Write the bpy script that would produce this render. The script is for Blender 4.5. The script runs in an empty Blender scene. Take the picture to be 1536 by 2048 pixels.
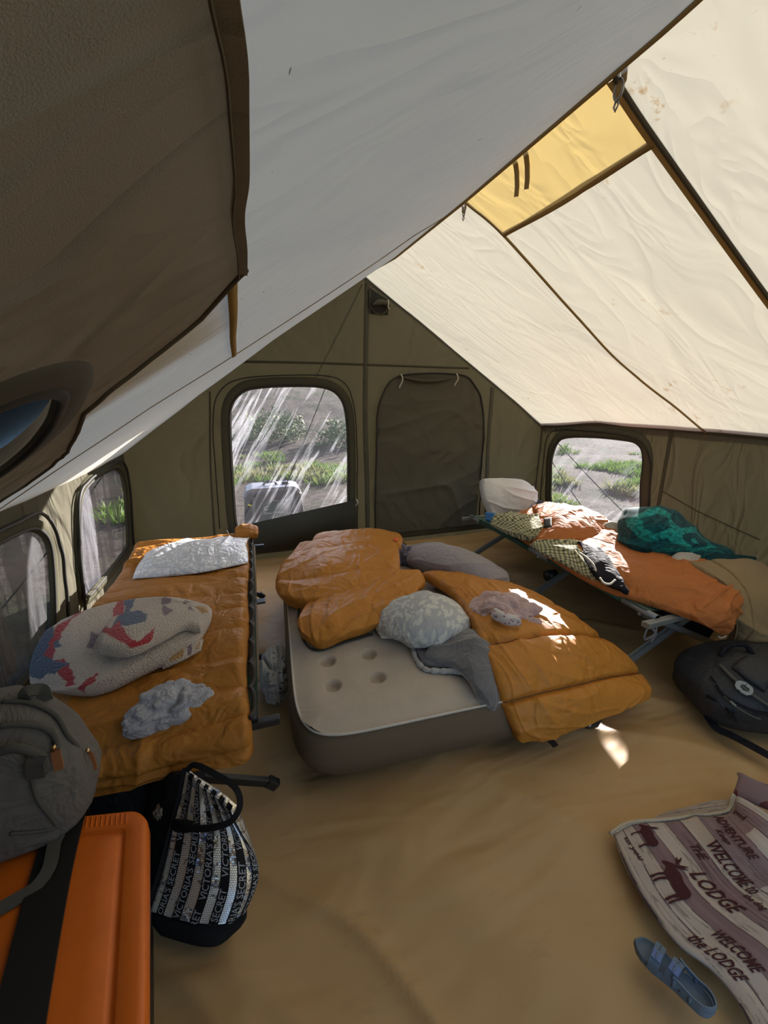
import bpy, bmesh, math, random
import numpy as np
from mathutils import Vector, Matrix, Euler
random.seed(4); np.random.seed(4)
SC = bpy.context.scene
COL = SC.collection

# ------------------------------------------------------------------ camera, world, sun, exposure
F, CX, CY, H = 790.0, 768.0, 1024.0, 1.52
PITCH, YAW = math.radians(16.5), math.radians(18.0)
cam_data = bpy.data.cameras.new('camera')
cam_data.sensor_fit = 'HORIZONTAL'; cam_data.sensor_width = 36.0
cam_data.lens = F / 1536.0 * 36.0; cam_data.clip_start = 0.02; cam_data.clip_end = 500
cam = bpy.data.objects.new('camera', cam_data); COL.objects.link(cam)
cam.location = (0, 0, H); cam.rotation_euler = (math.radians(90) - PITCH, 0, -YAW)
SC.camera = cam

SUN_AZ, SUN_EL = math.radians(48.5), math.radians(16)      # azimuth from +Y towards +X
world = bpy.data.worlds.new('world'); SC.world = world; world.use_nodes = True
_nt = world.node_tree; _bg = _nt.nodes['Background']
_sky = _nt.nodes.new('ShaderNodeTexSky'); _sky.sky_type = 'NISHITA'
_sky.sun_disc = False; _sky.sun_elevation = math.radians(32); _sky.sun_rotation = SUN_AZ
_sky.air_density = 1.0; _sky.dust_density = 2.0; _sky.ozone_density = 1.0
_nt.links.new(_sky.outputs[0], _bg.inputs[0]); _bg.inputs[1].default_value = 0.30
sun_data = bpy.data.lights.new('sun', 'SUN'); sun_data.energy = 14.0
sun_data.color = (1.0, 0.945, 0.86); sun_data.angle = math.radians(0.6)
sun = bpy.data.objects.new('sun', sun_data); COL.objects.link(sun)
_sd = Vector((math.sin(SUN_AZ) * math.cos(SUN_EL), math.cos(SUN_AZ) * math.cos(SUN_EL), math.sin(SUN_EL)))
sun.rotation_euler = _sd.to_track_quat('Z', 'Y').to_euler()
sun.location = (8, 8, 6)
SC.view_settings.view_transform = 'Standard'; SC.view_settings.look = 'None'
SC.view_settings.exposure = 0.6; SC.view_settings.gamma = 1.0; SC.view_settings.use_curve_mapping = False
SC.cycles.use_denoising = True
SC.cycles.max_bounces = 10; SC.cycles.diffuse_bounces = 6; SC.cycles.transparent_max_bounces = 12
SC.cycles.sample_clamp_indirect = 6.0

# ------------------------------------------------------------------ placing helpers (a sight line cut by a real plane)
def ray(px, py):
    dx = px - CX; up = CY - py
    hf = F * math.cos(PITCH) + up * math.sin(PITCH); z = -F * math.sin(PITCH) + up * math.cos(PITCH)
    return np.array([hf * math.sin(YAW) + dx * math.cos(YAW), hf * math.cos(YAW) - dx * math.sin(YAW), z])
def W(px, py, z=0.0):
    d = ray(px, py); return d * ((z - H) / d[2]) + np.array([0, 0, H])
def WX(px, py, X):
    d = ray(px, py); return d * (X / d[0]) + np.array([0, 0, H])
def WY(px, py, Y):
    d = ray(px, py); return d * (Y / d[1]) + np.array([0, 0, H])

# ------------------------------------------------------------------ noise
def _hash(ix, iy, iz, seed):
    n = (ix.astype(np.int64) * 73856093) ^ (iy.astype(np.int64) * 19349663) ^ (iz.astype(np.int64) * 83492791) ^ (seed * 2654435761 & 0x7fffffff)
    n = (n ^ (n >> 13)) * 1274126177 & 0x7fffffff
    n = (n ^ (n >> 16)) * 668265263 & 0x7fffffff
    return ((n >> 7) & 0xffff) / 32767.5 - 1.0
def noise(x, y, z=0.0, seed=0):
    x, y, z = np.broadcast_arrays(np.asarray(x, float), np.asarray(y, float), np.asarray(z, float))
    ix, iy, iz = np.floor(x), np.floor(y), np.floor(z)
    fx, fy, fz = x - ix, y - iy, z - iz
    sx, sy, sz = (f * f * f * (f * (f * 6 - 15) + 10) for f in (fx, fy, fz))
    def h(a, b, c): return _hash(ix + a, iy + b, iz + c, seed)
    def lerp(a, b, t): return a + (b - a) * t
    return lerp(lerp(lerp(h(0,0,0), h(1,0,0), sx), lerp(h(0,1,0), h(1,1,0), sx), sy),
                lerp(lerp(h(0,0,1), h(1,0,1), sx), lerp(h(0,1,1), h(1,1,1), sx), sy), sz)
def fbm(x, y, z=0.0, seed=0, octv=3):
    s = 0; a = 1; t = 0
    for i in range(octv):
        s = s + a * noise(x * 2 ** i, y * 2 ** i, z * 2 ** i if not np.isscalar(z) or z else z, seed + i); t += a; a *= .5
    return s / t
def folds(x, y, ang, f, stretch=4.0, seed=0, warp=.5):
    """soft sharp-crested cloth folds running along direction ang (degrees); 0..1"""
    a = math.radians(ang); u = x * math.cos(a) + y * math.sin(a); v = -x * math.sin(a) + y * math.cos(a)
    w = noise(x * f * .35, y * f * .35, 0, seed + 9) * warp
    n = noise(u * f / stretch + w, v * f + w * 1.3, 0, seed)
    return (1 - np.abs(n)) ** 3
def sstep(a, b, x):
    t = np.clip((x - a) / (b - a), 0, 1); return t * t * (3 - 2 * t)

# ------------------------------------------------------------------ objects
def parent_to(o, parent):
    if parent is not None: o.parent = parent
def props(o, label=None, cat=None, group=None, kind=None):
    for k, v in (('label', label), ('category', cat), ('group', group), ('kind', kind)):
        if v: o[k] = v
    return o
def empty(name, loc=(0, 0, 0), parent=None, **kw):
    o = bpy.data.objects.new(name, None); COL.objects.link(o); o.location = loc; o.empty_display_size = .05
    parent_to(o, parent); return props(o, **kw)
def origin_of(parent):
    v = Vector((0, 0, 0)); p = parent
    while p is not None: v += p.location; p = p.parent
    return v
def mesh_obj(name, verts, faces, mat, parent=None, uv=None, smooth=True, **kw):
    """verts in WORLD coordinates; object keeps its parent's origin"""
    verts = np.asarray(verts, float).reshape(-1, 3)
    me = bpy.data.meshes.new(name)
    if parent is None:
        org = np.array([verts[:, 0].mean(), verts[:, 1].mean(), verts[:, 2].min()])
    else:
        org = np.array(origin_of(parent))
    me.from_pydata((verts - org).tolist(), [], [tuple(int(i) for i in f) for f in faces])
    if uv is not None:
        uv = np.asarray(uv, float).reshape(-1, 2); l = me.uv_layers.new(name='UVMap')
        idx = np.empty(len(me.loops), int); me.loops.foreach_get('vertex_index', idx)
        l.data.foreach_set('uv', uv[idx].ravel())
    if smooth: me.polygons.foreach_set('use_smooth', [True] * len(me.polygons))
    me.update()
    if mat is not None: me.materials.append(mat)
    o = bpy.data.objects.new(name, me); COL.objects.link(o)
    parent_to(o, parent)
    if parent is None: o.location = org
    return props(o, **kw)

def grid_faces(nv, nu, off=0, flip=False):
    i = np.arange(nv - 1)[:, None] * nu + np.arange(nu - 1)[None, :] + off
    f = np.stack([i, i + 1, i + nu + 1, i + nu], -1).reshape(-1, 4)
    return f[:, ::-1] if flip else f

def _cr(P, t):
    """Catmull-Rom along axis 0 of P at parameters t in [0, n-1]"""
    n = len(P)
    Q = np.concatenate([[2 * P[0] - P[1]], P, [2 * P[-1] - P[-2]]])
    i = np.clip(np.floor(t).astype(int), 0, n - 2); f = (t - i).reshape((-1,) + (1,) * (P.ndim - 1))
    a, b, c, d = Q[i], Q[i + 1], Q[i + 2], Q[i + 3]
    return .5 * (2 * b + (c - a) * f + (2 * a - 5 * b + 4 * c - d) * f ** 2 + (3 * b - a - 3 * c + d) * f ** 3)
def csurf(ctrl, nu, nv):
    C = np.array(ctrl, float); m, n = C.shape[:2]
    A = _cr(C, np.linspace(0, m - 1, nv)); B = _cr(np.swapaxes(A, 0, 1), np.linspace(0, n - 1, nu))
    return np.swapaxes(B, 0, 1)
def spline(pts, n, closed=False):
    P = np.array(pts, float)
    if closed:
        k = len(P); Q = np.concatenate([P[-3:], P, P[:4]]); r = _cr(Q, np.linspace(3, 3 + k, n, endpoint=False)); return r
    return _cr(P, np.linspace(0, len(P) - 1, n))
def normals(P):
    du = np.gradient(P, axis=1); dv = np.gradient(P, axis=0)
    N = np.cross(du, dv); return N / (np.linalg.norm(N, axis=-1, keepdims=True) + 1e-12)
def pix(rows):
    """control rows of (px, py, z) -> world points"""
    return np.array([[W(*q) for q in r] for r in rows])
def bnoise(U, V, k): return noise(U * k, V * k)

def puffed(name, ctrl, nu, nv, mat, parent=None, puff=.03, back=.0, edge=.05, disp=None, up=False, floor=None, shape=None, paint=None, **kw):
    """closed soft sheet over a control surface: top pushed out along the normal by puff, rounded rim"""
    P = csurf(ctrl, nu, nv)
    N = normals(P)
    if N[..., 2].mean() < 0: N = -N; flip = True
    else: flip = False
    if up: N = np.zeros_like(N); N[..., 2] = 1
    Lu = np.linalg.norm(np.diff(P, axis=1), axis=-1).sum(1).mean(); Lv = np.linalg.norm(np.diff(P, axis=0), axis=-1).sum(0).mean()
    U, V = np.meshgrid(np.linspace(0, 1, nu), np.linspace(0, 1, nv))
    def prof(d):
        t = np.clip(d / edge, 0, 1); return np.sqrt(np.clip(1 - (1 - t) ** 2, 0, 1))
    E = prof(np.minimum(U, 1 - U) * Lu) * prof(np.minimum(V, 1 - V) * Lv)
    hgt = (puff(U * Lu, V * Lv, U, V) if callable(puff) else puff) * E
    if disp is not None: hgt = hgt + disp(U * Lu, V * Lv, U, V) * sstep(0, .25, E)
    if shape is not None: P = shape(P, U, V)
    T = P + N * hgt[..., None]
    Bm = P - N * (back * E)[..., None] - (N * 0.001)
    if floor is not None:
        fz = floor(T[..., 0], T[..., 1]) if callable(floor) else floor
        T[..., 2] = np.maximum(T[..., 2], fz + .001 + .3 * hgt * 0); Bm[..., 2] = np.maximum(Bm[..., 2], fz)
        T[..., 2] = np.maximum(T[..., 2], Bm[..., 2] + .002 * (E > 0))
    n = nu * nv
    idx = np.arange(n).reshape(nv, nu)
    bidx = idx + n
    bidx[0, :] = idx[0, :]; bidx[-1, :] = idx[-1, :]; bidx[:, 0] = idx[:, 0]; bidx[:, -1] = idx[:, -1]
    a = idx; f1 = np.stack([a[:-1, :-1], a[:-1, 1:], a[1:, 1:], a[1:, :-1]], -1).reshape(-1, 4)
    b = bidx; f2 = np.stack([b[:-1, :-1], b[1:, :-1], b[1:, 1:], b[:-1, 1:]], -1).reshape(-1, 4)
    if flip: f1 = f1[:, ::-1]; f2 = f2[:, ::-1]
    verts = np.concatenate([T.reshape(-1, 3), Bm.reshape(-1, 3)])
    used = np.zeros(2 * n, bool); used[f1.ravel()] = True; used[f2.ravel()] = True
    remap = np.cumsum(used) - 1
    uv = np.stack([U * Lu, V * Lv], -1).reshape(-1, 2); uv = np.concatenate([uv, uv])
    o = mesh_obj(name, verts[used], remap[np.concatenate([f1, f2])], mat, parent, uv[used], **kw)
    if paint is not None:
        Cc = paint(U * Lu, V * Lv, U, V).reshape(-1, 3); Cc = np.concatenate([Cc, Cc])[used]
        set_paint(o, Cc)
    return o, T

def set_paint(o, Cc):
    a = o.data.color_attributes.new(name='pattern', type='FLOAT_COLOR', domain='POINT')
    a.data.foreach_set('color', np.concatenate([Cc, np.ones((len(Cc), 1))], 1).ravel().astype(np.float32))
def rings(name, R, mat, parent=None, n=56, rot=0.0, cap=True, center=None, disp=None, holes=None, **kw):
    """body lofted through superellipse rings (cx, cy, z, rx, ry, power)"""
    th = np.linspace(0, 2 * np.pi, n, endpoint=False); V = []
    c0 = center if center is not None else R[0][:2]
    for cx, cy, z, rx, ry, p in R:
        c, s_ = np.cos(th), np.sin(th); x = np.sign(c) * np.abs(c) ** (2 / p) * rx; y = np.sign(s_) * np.abs(s_) ** (2 / p) * ry
        x += cx - c0[0]; y += cy - c0[1]; ca, sa = math.cos(rot), math.sin(rot)
        V.append(np.stack([c0[0] + x * ca - y * sa, c0[1] + x * sa + y * ca, np.full(n, z) if np.isscalar(z) else z], 1))
    V = np.array(V); m = len(V)
    if disp is not None: V = disp(V)
    idx = np.arange(m * n).reshape(m, n); a, b = idx[:-1], idx[1:]
    f = np.stack([a, np.roll(a, -1, 1), np.roll(b, -1, 1), b], -1).reshape(-1, 4)
    if holes is not None:
        cc = V.reshape(-1, 3)[f].mean(1); f = f[~holes(cc)]
    f = f.tolist()
    if cap: f.append(idx[0].tolist()[::-1]); f.append(idx[-1].tolist())
    uv = np.stack(np.broadcast_arrays(th[None] / 6.283, np.linspace(0, 1, m)[:, None]), -1).reshape(-1, 2)
    return mesh_obj(name, V.reshape(-1, 3), f, mat, parent, uv, **kw)
def loft(R, k):
    """smoothly add k-fold rings between the given ones"""
    R = np.array(R, float); return [tuple(r) for r in spline(R, (len(R) - 1) * k + 1)]
def tube(name, pts, r, mat, parent=None, seg=8, closed=False, flat=None, build=True, **kw):
    """sweep of a circle (or a flat strap: flat=(width, thickness, up)) along world points"""
    P = np.array(pts, float); n = len(P)
    T = np.roll(P, -1, 0) - np.roll(P, 1, 0)
    if not closed: T[0] = P[1] - P[0]; T[-1] = P[-1] - P[-2]
    T /= np.linalg.norm(T, axis=1, keepdims=True) + 1e-9
    if flat is None:
        up = np.array([0, 0, 1.0]) if abs(T[0][2]) < .9 else np.array([1.0, 0, 0])
        A = np.zeros_like(P); a = np.cross(T[0], up); a /= np.linalg.norm(a)
        for i in range(n):
            a = a - T[i] * np.dot(a, T[i]); a /= np.linalg.norm(a) + 1e-9; A[i] = a
        B = np.cross(T, A); rr = np.broadcast_to(np.asarray(r, float), (n,))
        ang = np.linspace(0, 2 * np.pi, seg, endpoint=False)
        R = P[:, None] + rr[:, None, None] * (np.cos(ang)[None, :, None] * A[:, None] + np.sin(ang)[None, :, None] * B[:, None])
    else:
        w, th, up = flat; up = np.broadcast_to(np.array(up, float), (n, 3))
        A = np.cross(T, up); A /= np.linalg.norm(A, axis=1, keepdims=True) + 1e-9; B = np.cross(A, T)
        prof = [(-1, -1), (1, -1), (1, 1), (-1, 1)]; seg = 4
        R = np.stack([P + A * (w / 2 * a) + B * (th / 2 * b) for a, b in prof], 1)
    V = R.reshape(-1, 3); faces = []
    for i in range(n if closed else n - 1):
        j = (i + 1) % n
        for k in range(seg):
            l = (k + 1) % seg; faces.append((i * seg + k, i * seg + l, j * seg + l, j * seg + k))
    if not closed: faces.append(tuple(range(seg))[::-1]); faces.append(tuple((n - 1) * seg + k for k in range(seg)))
    if not build: return V, faces
    L = np.concatenate([[0], np.cumsum(np.linalg.norm(np.diff(P, axis=0), axis=1))])
    uv = np.stack([np.repeat(L, seg), np.tile(np.arange(seg) / seg, n)], -1)
    return mesh_obj(name, V, faces, mat, parent, uv, smooth=(flat is None), **kw)
def merge(parts):
    V = []; Fc = []; o = 0
    for v, f in parts:
        V.append(np.asarray(v).reshape(-1, 3)); Fc += [tuple(int(i) + o for i in q) for q in f]; o += len(V[-1])
    return np.concatenate(V), Fc

def bar(name, a, b, w, h, mat, parent=None, bev=.004, up=(0, 0, 1), **kw):
    """bevelled straight bar from a to b"""
    a, b = Vector(a), Vector(b); d = b - a; L = d.length; x = d.normalized(); u = Vector(up)
    y = u.cross(x); y = y.normalized() if y.length > 1e-4 else Vector((1, 0, 0)); z = x.cross(y)
    M = Matrix((( x.x, y.x, z.x), (x.y, y.y, z.y), (x.z, y.z, z.z)))
    bm = bmesh.new(); bmesh.ops.create_cube(bm, size=1)
    for v in bm.verts: v.co = (a + b) / 2 + M @ Vector((v.co.x * L, v.co.y * w, v.co.z * h))
    if bev: bmesh.ops.bevel(bm, geom=bm.edges[:] , offset=bev, segments=2, affect='EDGES', profile=.5)
    V = [tuple(v.co) for v in bm.verts]; bm.verts.index_update(); Fc = [[v.index for v in f.verts] for f in bm.faces]; bm.free()
    return mesh_obj(name, V, Fc, mat, parent, smooth=False, **kw)

def crumple(name, c, size, mat, parent=None, seed=1, amp=.35, f=3.0, n=44, rot=0, floor=None, power=3, **kw):
    """heap of thrown-down cloth: a low dome cut by sharp, warped folds"""
    nu, nv = int(n * 2.2), n
    th = np.linspace(0, 2 * np.pi, nu, endpoint=False); ph = np.linspace(0, np.pi * .62, nv)
    TH, PH = np.meshgrid(th, ph)
    x = np.sin(PH) * np.cos(TH); y = np.sin(PH) * np.sin(TH); z = np.cos(PH)
    wx = noise(x * f * .7, y * f * .7, z * f * .7, seed + 3); wy = noise(x * f * .7 + 5, y * f * .7, z * f * .7, seed + 4)
    n1 = noise(x * f + wx * 1.2, y * f + wy * 1.2, z * f * .6, seed); n2 = noise(x * f * 2.1 + wy * 1.5, y * f * 2.1 + wx * 1.5, z * 2 * f, seed + 1)
    r = 1 + amp * 1.25 * (np.abs(n1) ** .9 - .35) + amp * .25 * (np.abs(n2) ** .9 - .3)
    out = 1 + .18 * noise(np.cos(TH) * 1.6, np.sin(TH) * 1.6, 0, seed + 7)
    X = x * r * out * size[0]; Y = y * r * out * size[1]; Z = (z + .3) / 1.3 * r * size[2]
    X += size[0] * .12 * wx; Y += size[1] * .12 * wy
    ca, sa = math.cos(rot), math.sin(rot)
    Xw = c[0] + X * ca - Y * sa; Yw = c[1] + X * sa + Y * ca; Zw = c[2] + np.maximum(Z, 0)
    if floor is not None: Zw = np.maximum(Zw, floor(Xw, Yw))
    P = np.stack([Xw, Yw, Zw], -1)
    idx = np.arange(nv * nu).reshape(nv, nu); faces = []
    a, b = idx[:-1], idx[1:]
    fc = np.stack([a, b, np.roll(b, -1, 1), np.roll(a, -1, 1)], -1).reshape(-1, 4).tolist()
    fc.append(idx[-1].tolist())
    uv = np.stack([x * size[0] + .5, y * size[1] + .5], -1).reshape(-1, 2)
    return mesh_obj(name, P.reshape(-1, 3), fc, mat, parent, uv, **kw)

def text_geo(s, size=1.0, shear=0.0, bold=0.0):
    """flat letter outlines -> (verts, faces); x along the line, y up"""
    cu = bpy.data.curves.new('lettering', 'FONT'); cu.body = s; cu.size = size; cu.resolution_u = 2; cu.shear = shear; cu.offset = bold
    o = bpy.data.objects.new('lettering', cu); COL.objects.link(o)
    dg = bpy.context.evaluated_depsgraph_get(); me = bpy.data.meshes.new_from_object(o.evaluated_get(dg))
    V = np.array([v.co[:] for v in me.vertices]).reshape(-1, 3); Fc = [tuple(p.vertices) for p in me.polygons]
    bpy.data.objects.remove(o); bpy.data.curves.remove(cu); bpy.data.meshes.remove(me)
    if len(V): V[:, 0] -= V[:, 0].min(); V[:, 1] -= V[:, 1].min()
    return V, Fc
def surf_at(T, u, v, off=.0015):
    """bilinear point on grid T (nv,nu,3) lifted along the normal"""
    nv, nu = T.shape[:2]; N = normals(T)
    if N[..., 2].mean() < 0: N = -N
    x = np.clip(np.asarray(u) * (nu - 1), 0, nu - 1.001); y = np.clip(np.asarray(v) * (nv - 1), 0, nv - 1.001)
    i, j = x.astype(int), y.astype(int); fx, fy = (x - i)[..., None], (y - j)[..., None]
    def s(G): return (G[j, i] * (1 - fx) + G[j, i + 1] * fx) * (1 - fy) + (G[j + 1, i] * (1 - fx) + G[j + 1, i + 1] * fx) * fy
    return s(T) + s(N) * off
def rrect(x0, x1, y0, y1, r, n=7):
    pts = []
    for cx, cy, a0 in ((x1 - r, y1 - r, 0), (x0 + r, y1 - r, 90), (x0 + r, y0 + r, 180), (x1 - r, y0 + r, 270)):
        for k in range(n):
            a = math.radians(a0 + 90 * k / (n - 1)); pts.append((cx + r * math.cos(a), cy + r * math.sin(a)))
    return np.array(pts)
def inside(px, py, poly):
    c = np.zeros(px.shape, bool); n = len(poly)
    for i in range(n):
        x1, y1 = poly[i]; x2, y2 = poly[(i + 1) % n]
        k = ((y1 > py) != (y2 > py)) & (px < (x2 - x1) * (py - y1) / (y2 - y1 + 1e-12) + x1); c ^= k
    return c
def nearest_on(poly, q):
    A = poly; B = np.roll(poly, -1, 0); d = B - A
    t = np.clip(((q - A) * d).sum(1) / ((d * d).sum(1) + 1e-12), 0, 1); p = A + d * t[:, None]
    k = ((p - q) ** 2).sum(1).argmin(); return p[k]
def holed(name, a0, a1, na, b0, b1, nb, mapf, holes, mat, parent=None, keep=None, thick=0, uvs=1.0, **kw):
    """cloth panel over (a,b) with b from b0(a) to b1(a), holes cut cleanly, mapped to the world by mapf(a,b)"""
    a = np.linspace(a0, a1, na); t = np.linspace(0, 1, nb)
    lo = b0(a) if callable(b0) else np.full(na, b0); hi = b1(a) if callable(b1) else np.full(na, b1)
    A = np.broadcast_to(a, (nb, na)).copy(); Bb = lo[None] + (hi - lo)[None] * t[:, None]
    fc = grid_faces(nb, na); ca = A.ravel()[fc].mean(1); cb = Bb.ravel()[fc].mean(1)
    kill = np.zeros(len(fc), bool)
    for h in holes: kill |= inside(ca, cb, np.asarray(h))
    ok = fc[~kill]; bd = np.intersect1d(np.unique(fc[kill]), np.unique(ok)) if kill.any() else []
    QA, QB = A.ravel().copy(), Bb.ravel().copy()
    for v in bd:
        q = np.array([QA[v], QB[v]]); best = min((nearest_on(np.asarray(h), q) for h in holes), key=lambda p: ((p - q) ** 2).sum())
        if np.hypot(*(best - q)) < .08: QA[v], QB[v] = best
    V = mapf(QA, QB)
    used = np.zeros(len(QA), bool); used[ok.ravel()] = True; rm = np.cumsum(used) - 1
    return mesh_obj(name, V[used], rm[ok], mat, parent, np.stack([QA, QB], -1)[used] * uvs, **kw)
def band(name, poly, w, mapf, mat, parent=None, lift=.01, out=True, **kw):
    """rounded strip round a hole outline in (a,b) space: outer ring w away, a little proud in the middle"""
    P = np.asarray(poly, float); n = len(P); c = P.mean(0)
    T = np.roll(P, -1, 0) - np.roll(P, 1, 0); N = np.stack([T[:, 1], -T[:, 0]], 1); N /= np.linalg.norm(N, axis=1, keepdims=True) + 1e-9
    if ((P - c) * N).sum() < 0: N = -N
    rings = [(-.15, 0), (0, 1), (.5, 1.25), (1, 1), (1.05, 0)]; V = []; uv = []
    for k, l in rings:
        Q = P + N * w * k; V.append(mapf(Q[:, 0], Q[:, 1], lift * l)); uv.append(Q)
    V = np.concatenate(V); m = len(rings); faces = []
    for i in range(m - 1):
        for j in range(n):
            k = (j + 1) % n; faces.append((i * n + j, i * n + k, (i + 1) * n + k, (i + 1) * n + j))
    return mesh_obj(name, V, faces, mat, parent, np.concatenate(uv), **kw)

# ------------------------------------------------------------------ materials
class NT:
    def __init__(s, name):
        s.m = bpy.data.materials.new(name); s.m.use_nodes = True; s.t = s.m.node_tree
        for n in list(s.t.nodes): s.t.nodes.remove(n)
        s.out = s.n('ShaderNodeOutputMaterial')
    def n(s, ty, ins=None, **at):
        nd = s.t.nodes.new(ty)
        for k, v in at.items(): setattr(nd, k, v)
        for k, v in (ins or {}).items():
            if isinstance(v, bpy.types.NodeSocket): s.t.links.new(v, nd.inputs[k])
            elif v is not None:
                if isinstance(v, tuple) and len(v) == 3 and nd.inputs[k].type == 'RGBA': v = v + (1,)
                nd.inputs[k].default_value = v
        return nd
    def coord(s, kind='Object', scale=(1, 1, 1), rot=(0, 0, 0)):
        c = s.n('ShaderNodeTexCoord').outputs[kind]
        return s.n('ShaderNodeMapping', {0: c, 'Scale': scale, 'Rotation': rot}).outputs[0]
    def noise(s, vec, scale=5, detail=3, rough=.5, dist=0):
        return s.n('ShaderNodeTexNoise', {'Vector': vec, 'Scale': scale, 'Detail': detail, 'Roughness': rough, 'Distortion': dist}).outputs['Fac']
    def ramp(s, fac, stops, interp='LINEAR'):
        r = s.n('ShaderNodeValToRGB', {0: fac}); e = r.color_ramp.elements; r.color_ramp.interpolation = interp
        while len(e) > 1: e.remove(e[-1])
        e[0].position = stops[0][0]; e[0].color = tuple(stops[0][1]) + (1,) if not np.isscalar(stops[0][1]) else (stops[0][1],) * 3 + (1,)
        for p, c in stops[1:]:
            x = e.new(p); x.color = tuple(c) + (1,) if not np.isscalar(c) else (c,) * 3 + (1,)
        return r.outputs[0]
    def mix(s, fac, a, b, mode='MIX'):
        m = s.n('ShaderNodeMix', data_type='RGBA', blend_type=mode)
        for k, v in ((0, fac), (6, a), (7, b)):
            if isinstance(v, bpy.types.NodeSocket): s.t.links.new(v, m.inputs[k])
            else: m.inputs[k].default_value = (v + (1,)) if isinstance(v, tuple) else v
        return m.outputs[2]
    def math(s, op, a, b=0.0, c=0.0):
        return s.n('ShaderNodeMath', {0: a, 1: b, 2: c}, operation=op).outputs[0]
    def bump(s, h, strength=.3, dist=.01, prev=None):
        return s.n('ShaderNodeBump', {'Height': h, 'Strength': strength, 'Distance': dist, 'Normal': prev}).outputs[0]
    def pbsdf(s, color, rough=.8, normal=None, **kw):
        d = {'Base Color': color, 'Roughness': rough, 'Normal': normal}
        for k, v in kw.items(): d[k.replace('_', ' ')] = v
        return s.n('ShaderNodeBsdfPrincipled', d).outputs[0]
    def done(s, sh): s.t.links.new(sh, s.out.inputs[0]); return s.m

def cloth(name, col, rough=.85, var=.12, vscale=6, wr=0.0, wscale=8, wstretch=(1, 1, 1), weave=.15, wvs=900, sheen=.0, col2=None, spec=.25, wd=.02):
    """plain woven cloth: slow tone variation, soft wrinkles, fine weave"""
    t = NT(name); o = t.coord('Object')
    n = t.noise(o, vscale, 4, .6)
    c2 = col2 or tuple(max(0, c * (1 - 2 * var)) for c in col)
    c = t.mix(n, c2, col)
    nrm = None
    if wr:
        w = t.noise(t.coord('Object', wstretch), wscale, 3, .55, 1.2); r = t.ramp(w, [(.3, 0), (.5, 1), (.7, 0)])
        nrm = t.bump(r, wr, wd)
    if weave:
        nrm = t.bump(t.noise(o, wvs, 1), weave, .001, nrm)
    return t.done(t.pbsdf(c, rough, nrm, Sheen_Weight=sheen, Specular_IOR_Level=spec))
def plain(name, col, rough=.5, metal=0, spec=.5, bump=0, bs=60):
    t = NT(name); nrm = t.bump(t.noise(t.coord('Object'), bs, 3), bump, .002) if bump else None
    c = t.mix(t.noise(t.coord('Object'), 14, 4), tuple(x * .85 for x in col), tuple(min(1, x * 1.1) for x in col))
    return t.done(t.pbsdf(c, rough, nrm, Metallic=metal, Specular_IOR_Level=spec))

def patterned(name, rough=.9, bump=.5, bs=120, sheen=.0, fuzz=.15, spec=.15, curly=False, wr=0):
    """cloth whose printed or woven pattern is stored on the mesh"""
    t = NT(name); o = t.coord('Object'); c = t.n('ShaderNodeVertexColor', layer_name='pattern').outputs[0]
    n = t.noise(o, bs, 3, .6)
    if curly:
        v = t.n('ShaderNodeTexVoronoi', {'Vector': o, 'Scale': bs, 'Randomness': 1.0}).outputs['Distance']; h = t.math('ADD', t.math('MULTIPLY', v, -1.0), t.math('MULTIPLY', n, .5))
        nrm = t.bump(h, bump, .006)
    else: nrm = t.bump(n, bump, .002)
    if wr: nrm = t.bump(t.ramp(t.noise(o, 9, 3, .5, 1.2), [(.35, 0), (.5, 1), (.65, 0)]), wr, .015, nrm)
    c = t.mix(t.math('MULTIPLY', n, fuzz), c, (0, 0, 0))
    return t.done(t.pbsdf(c, rough, nrm, Sheen_Weight=sheen, Specular_IOR_Level=spec))
# ================================================================== THE TENT
XL, XR, YB, YF, RX = -1.08, 3.20, 3.90, -0.75, 1.06
def zr(Y): return np.interp(Y, [-1, 1, 2, 3, 3.9], [2.46, 2.40, 2.42, 2.46, 2.56])
def eaveL(Y): return 1.05 + 0 * Y
def eaveR(Y): return np.interp(Y, [-1, 2.4, 3.1, 3.9], [1.24, 1.28, 1.27, 1.19])
def zroofL(X, Y):
    t = (X - XL) / (RX - XL); e = eaveL(Y)
    return e + t * (zr(Y) - e)
def zroofR(X, Y):
    t = (XR - X) / (XR - RX); e = eaveR(Y)
    return e + t * (zr(Y) - e)
def zgable(X): return np.where(X < RX, zroofL(X, YB + 0 * X), zroofR(X, YB + 0 * X))

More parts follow.
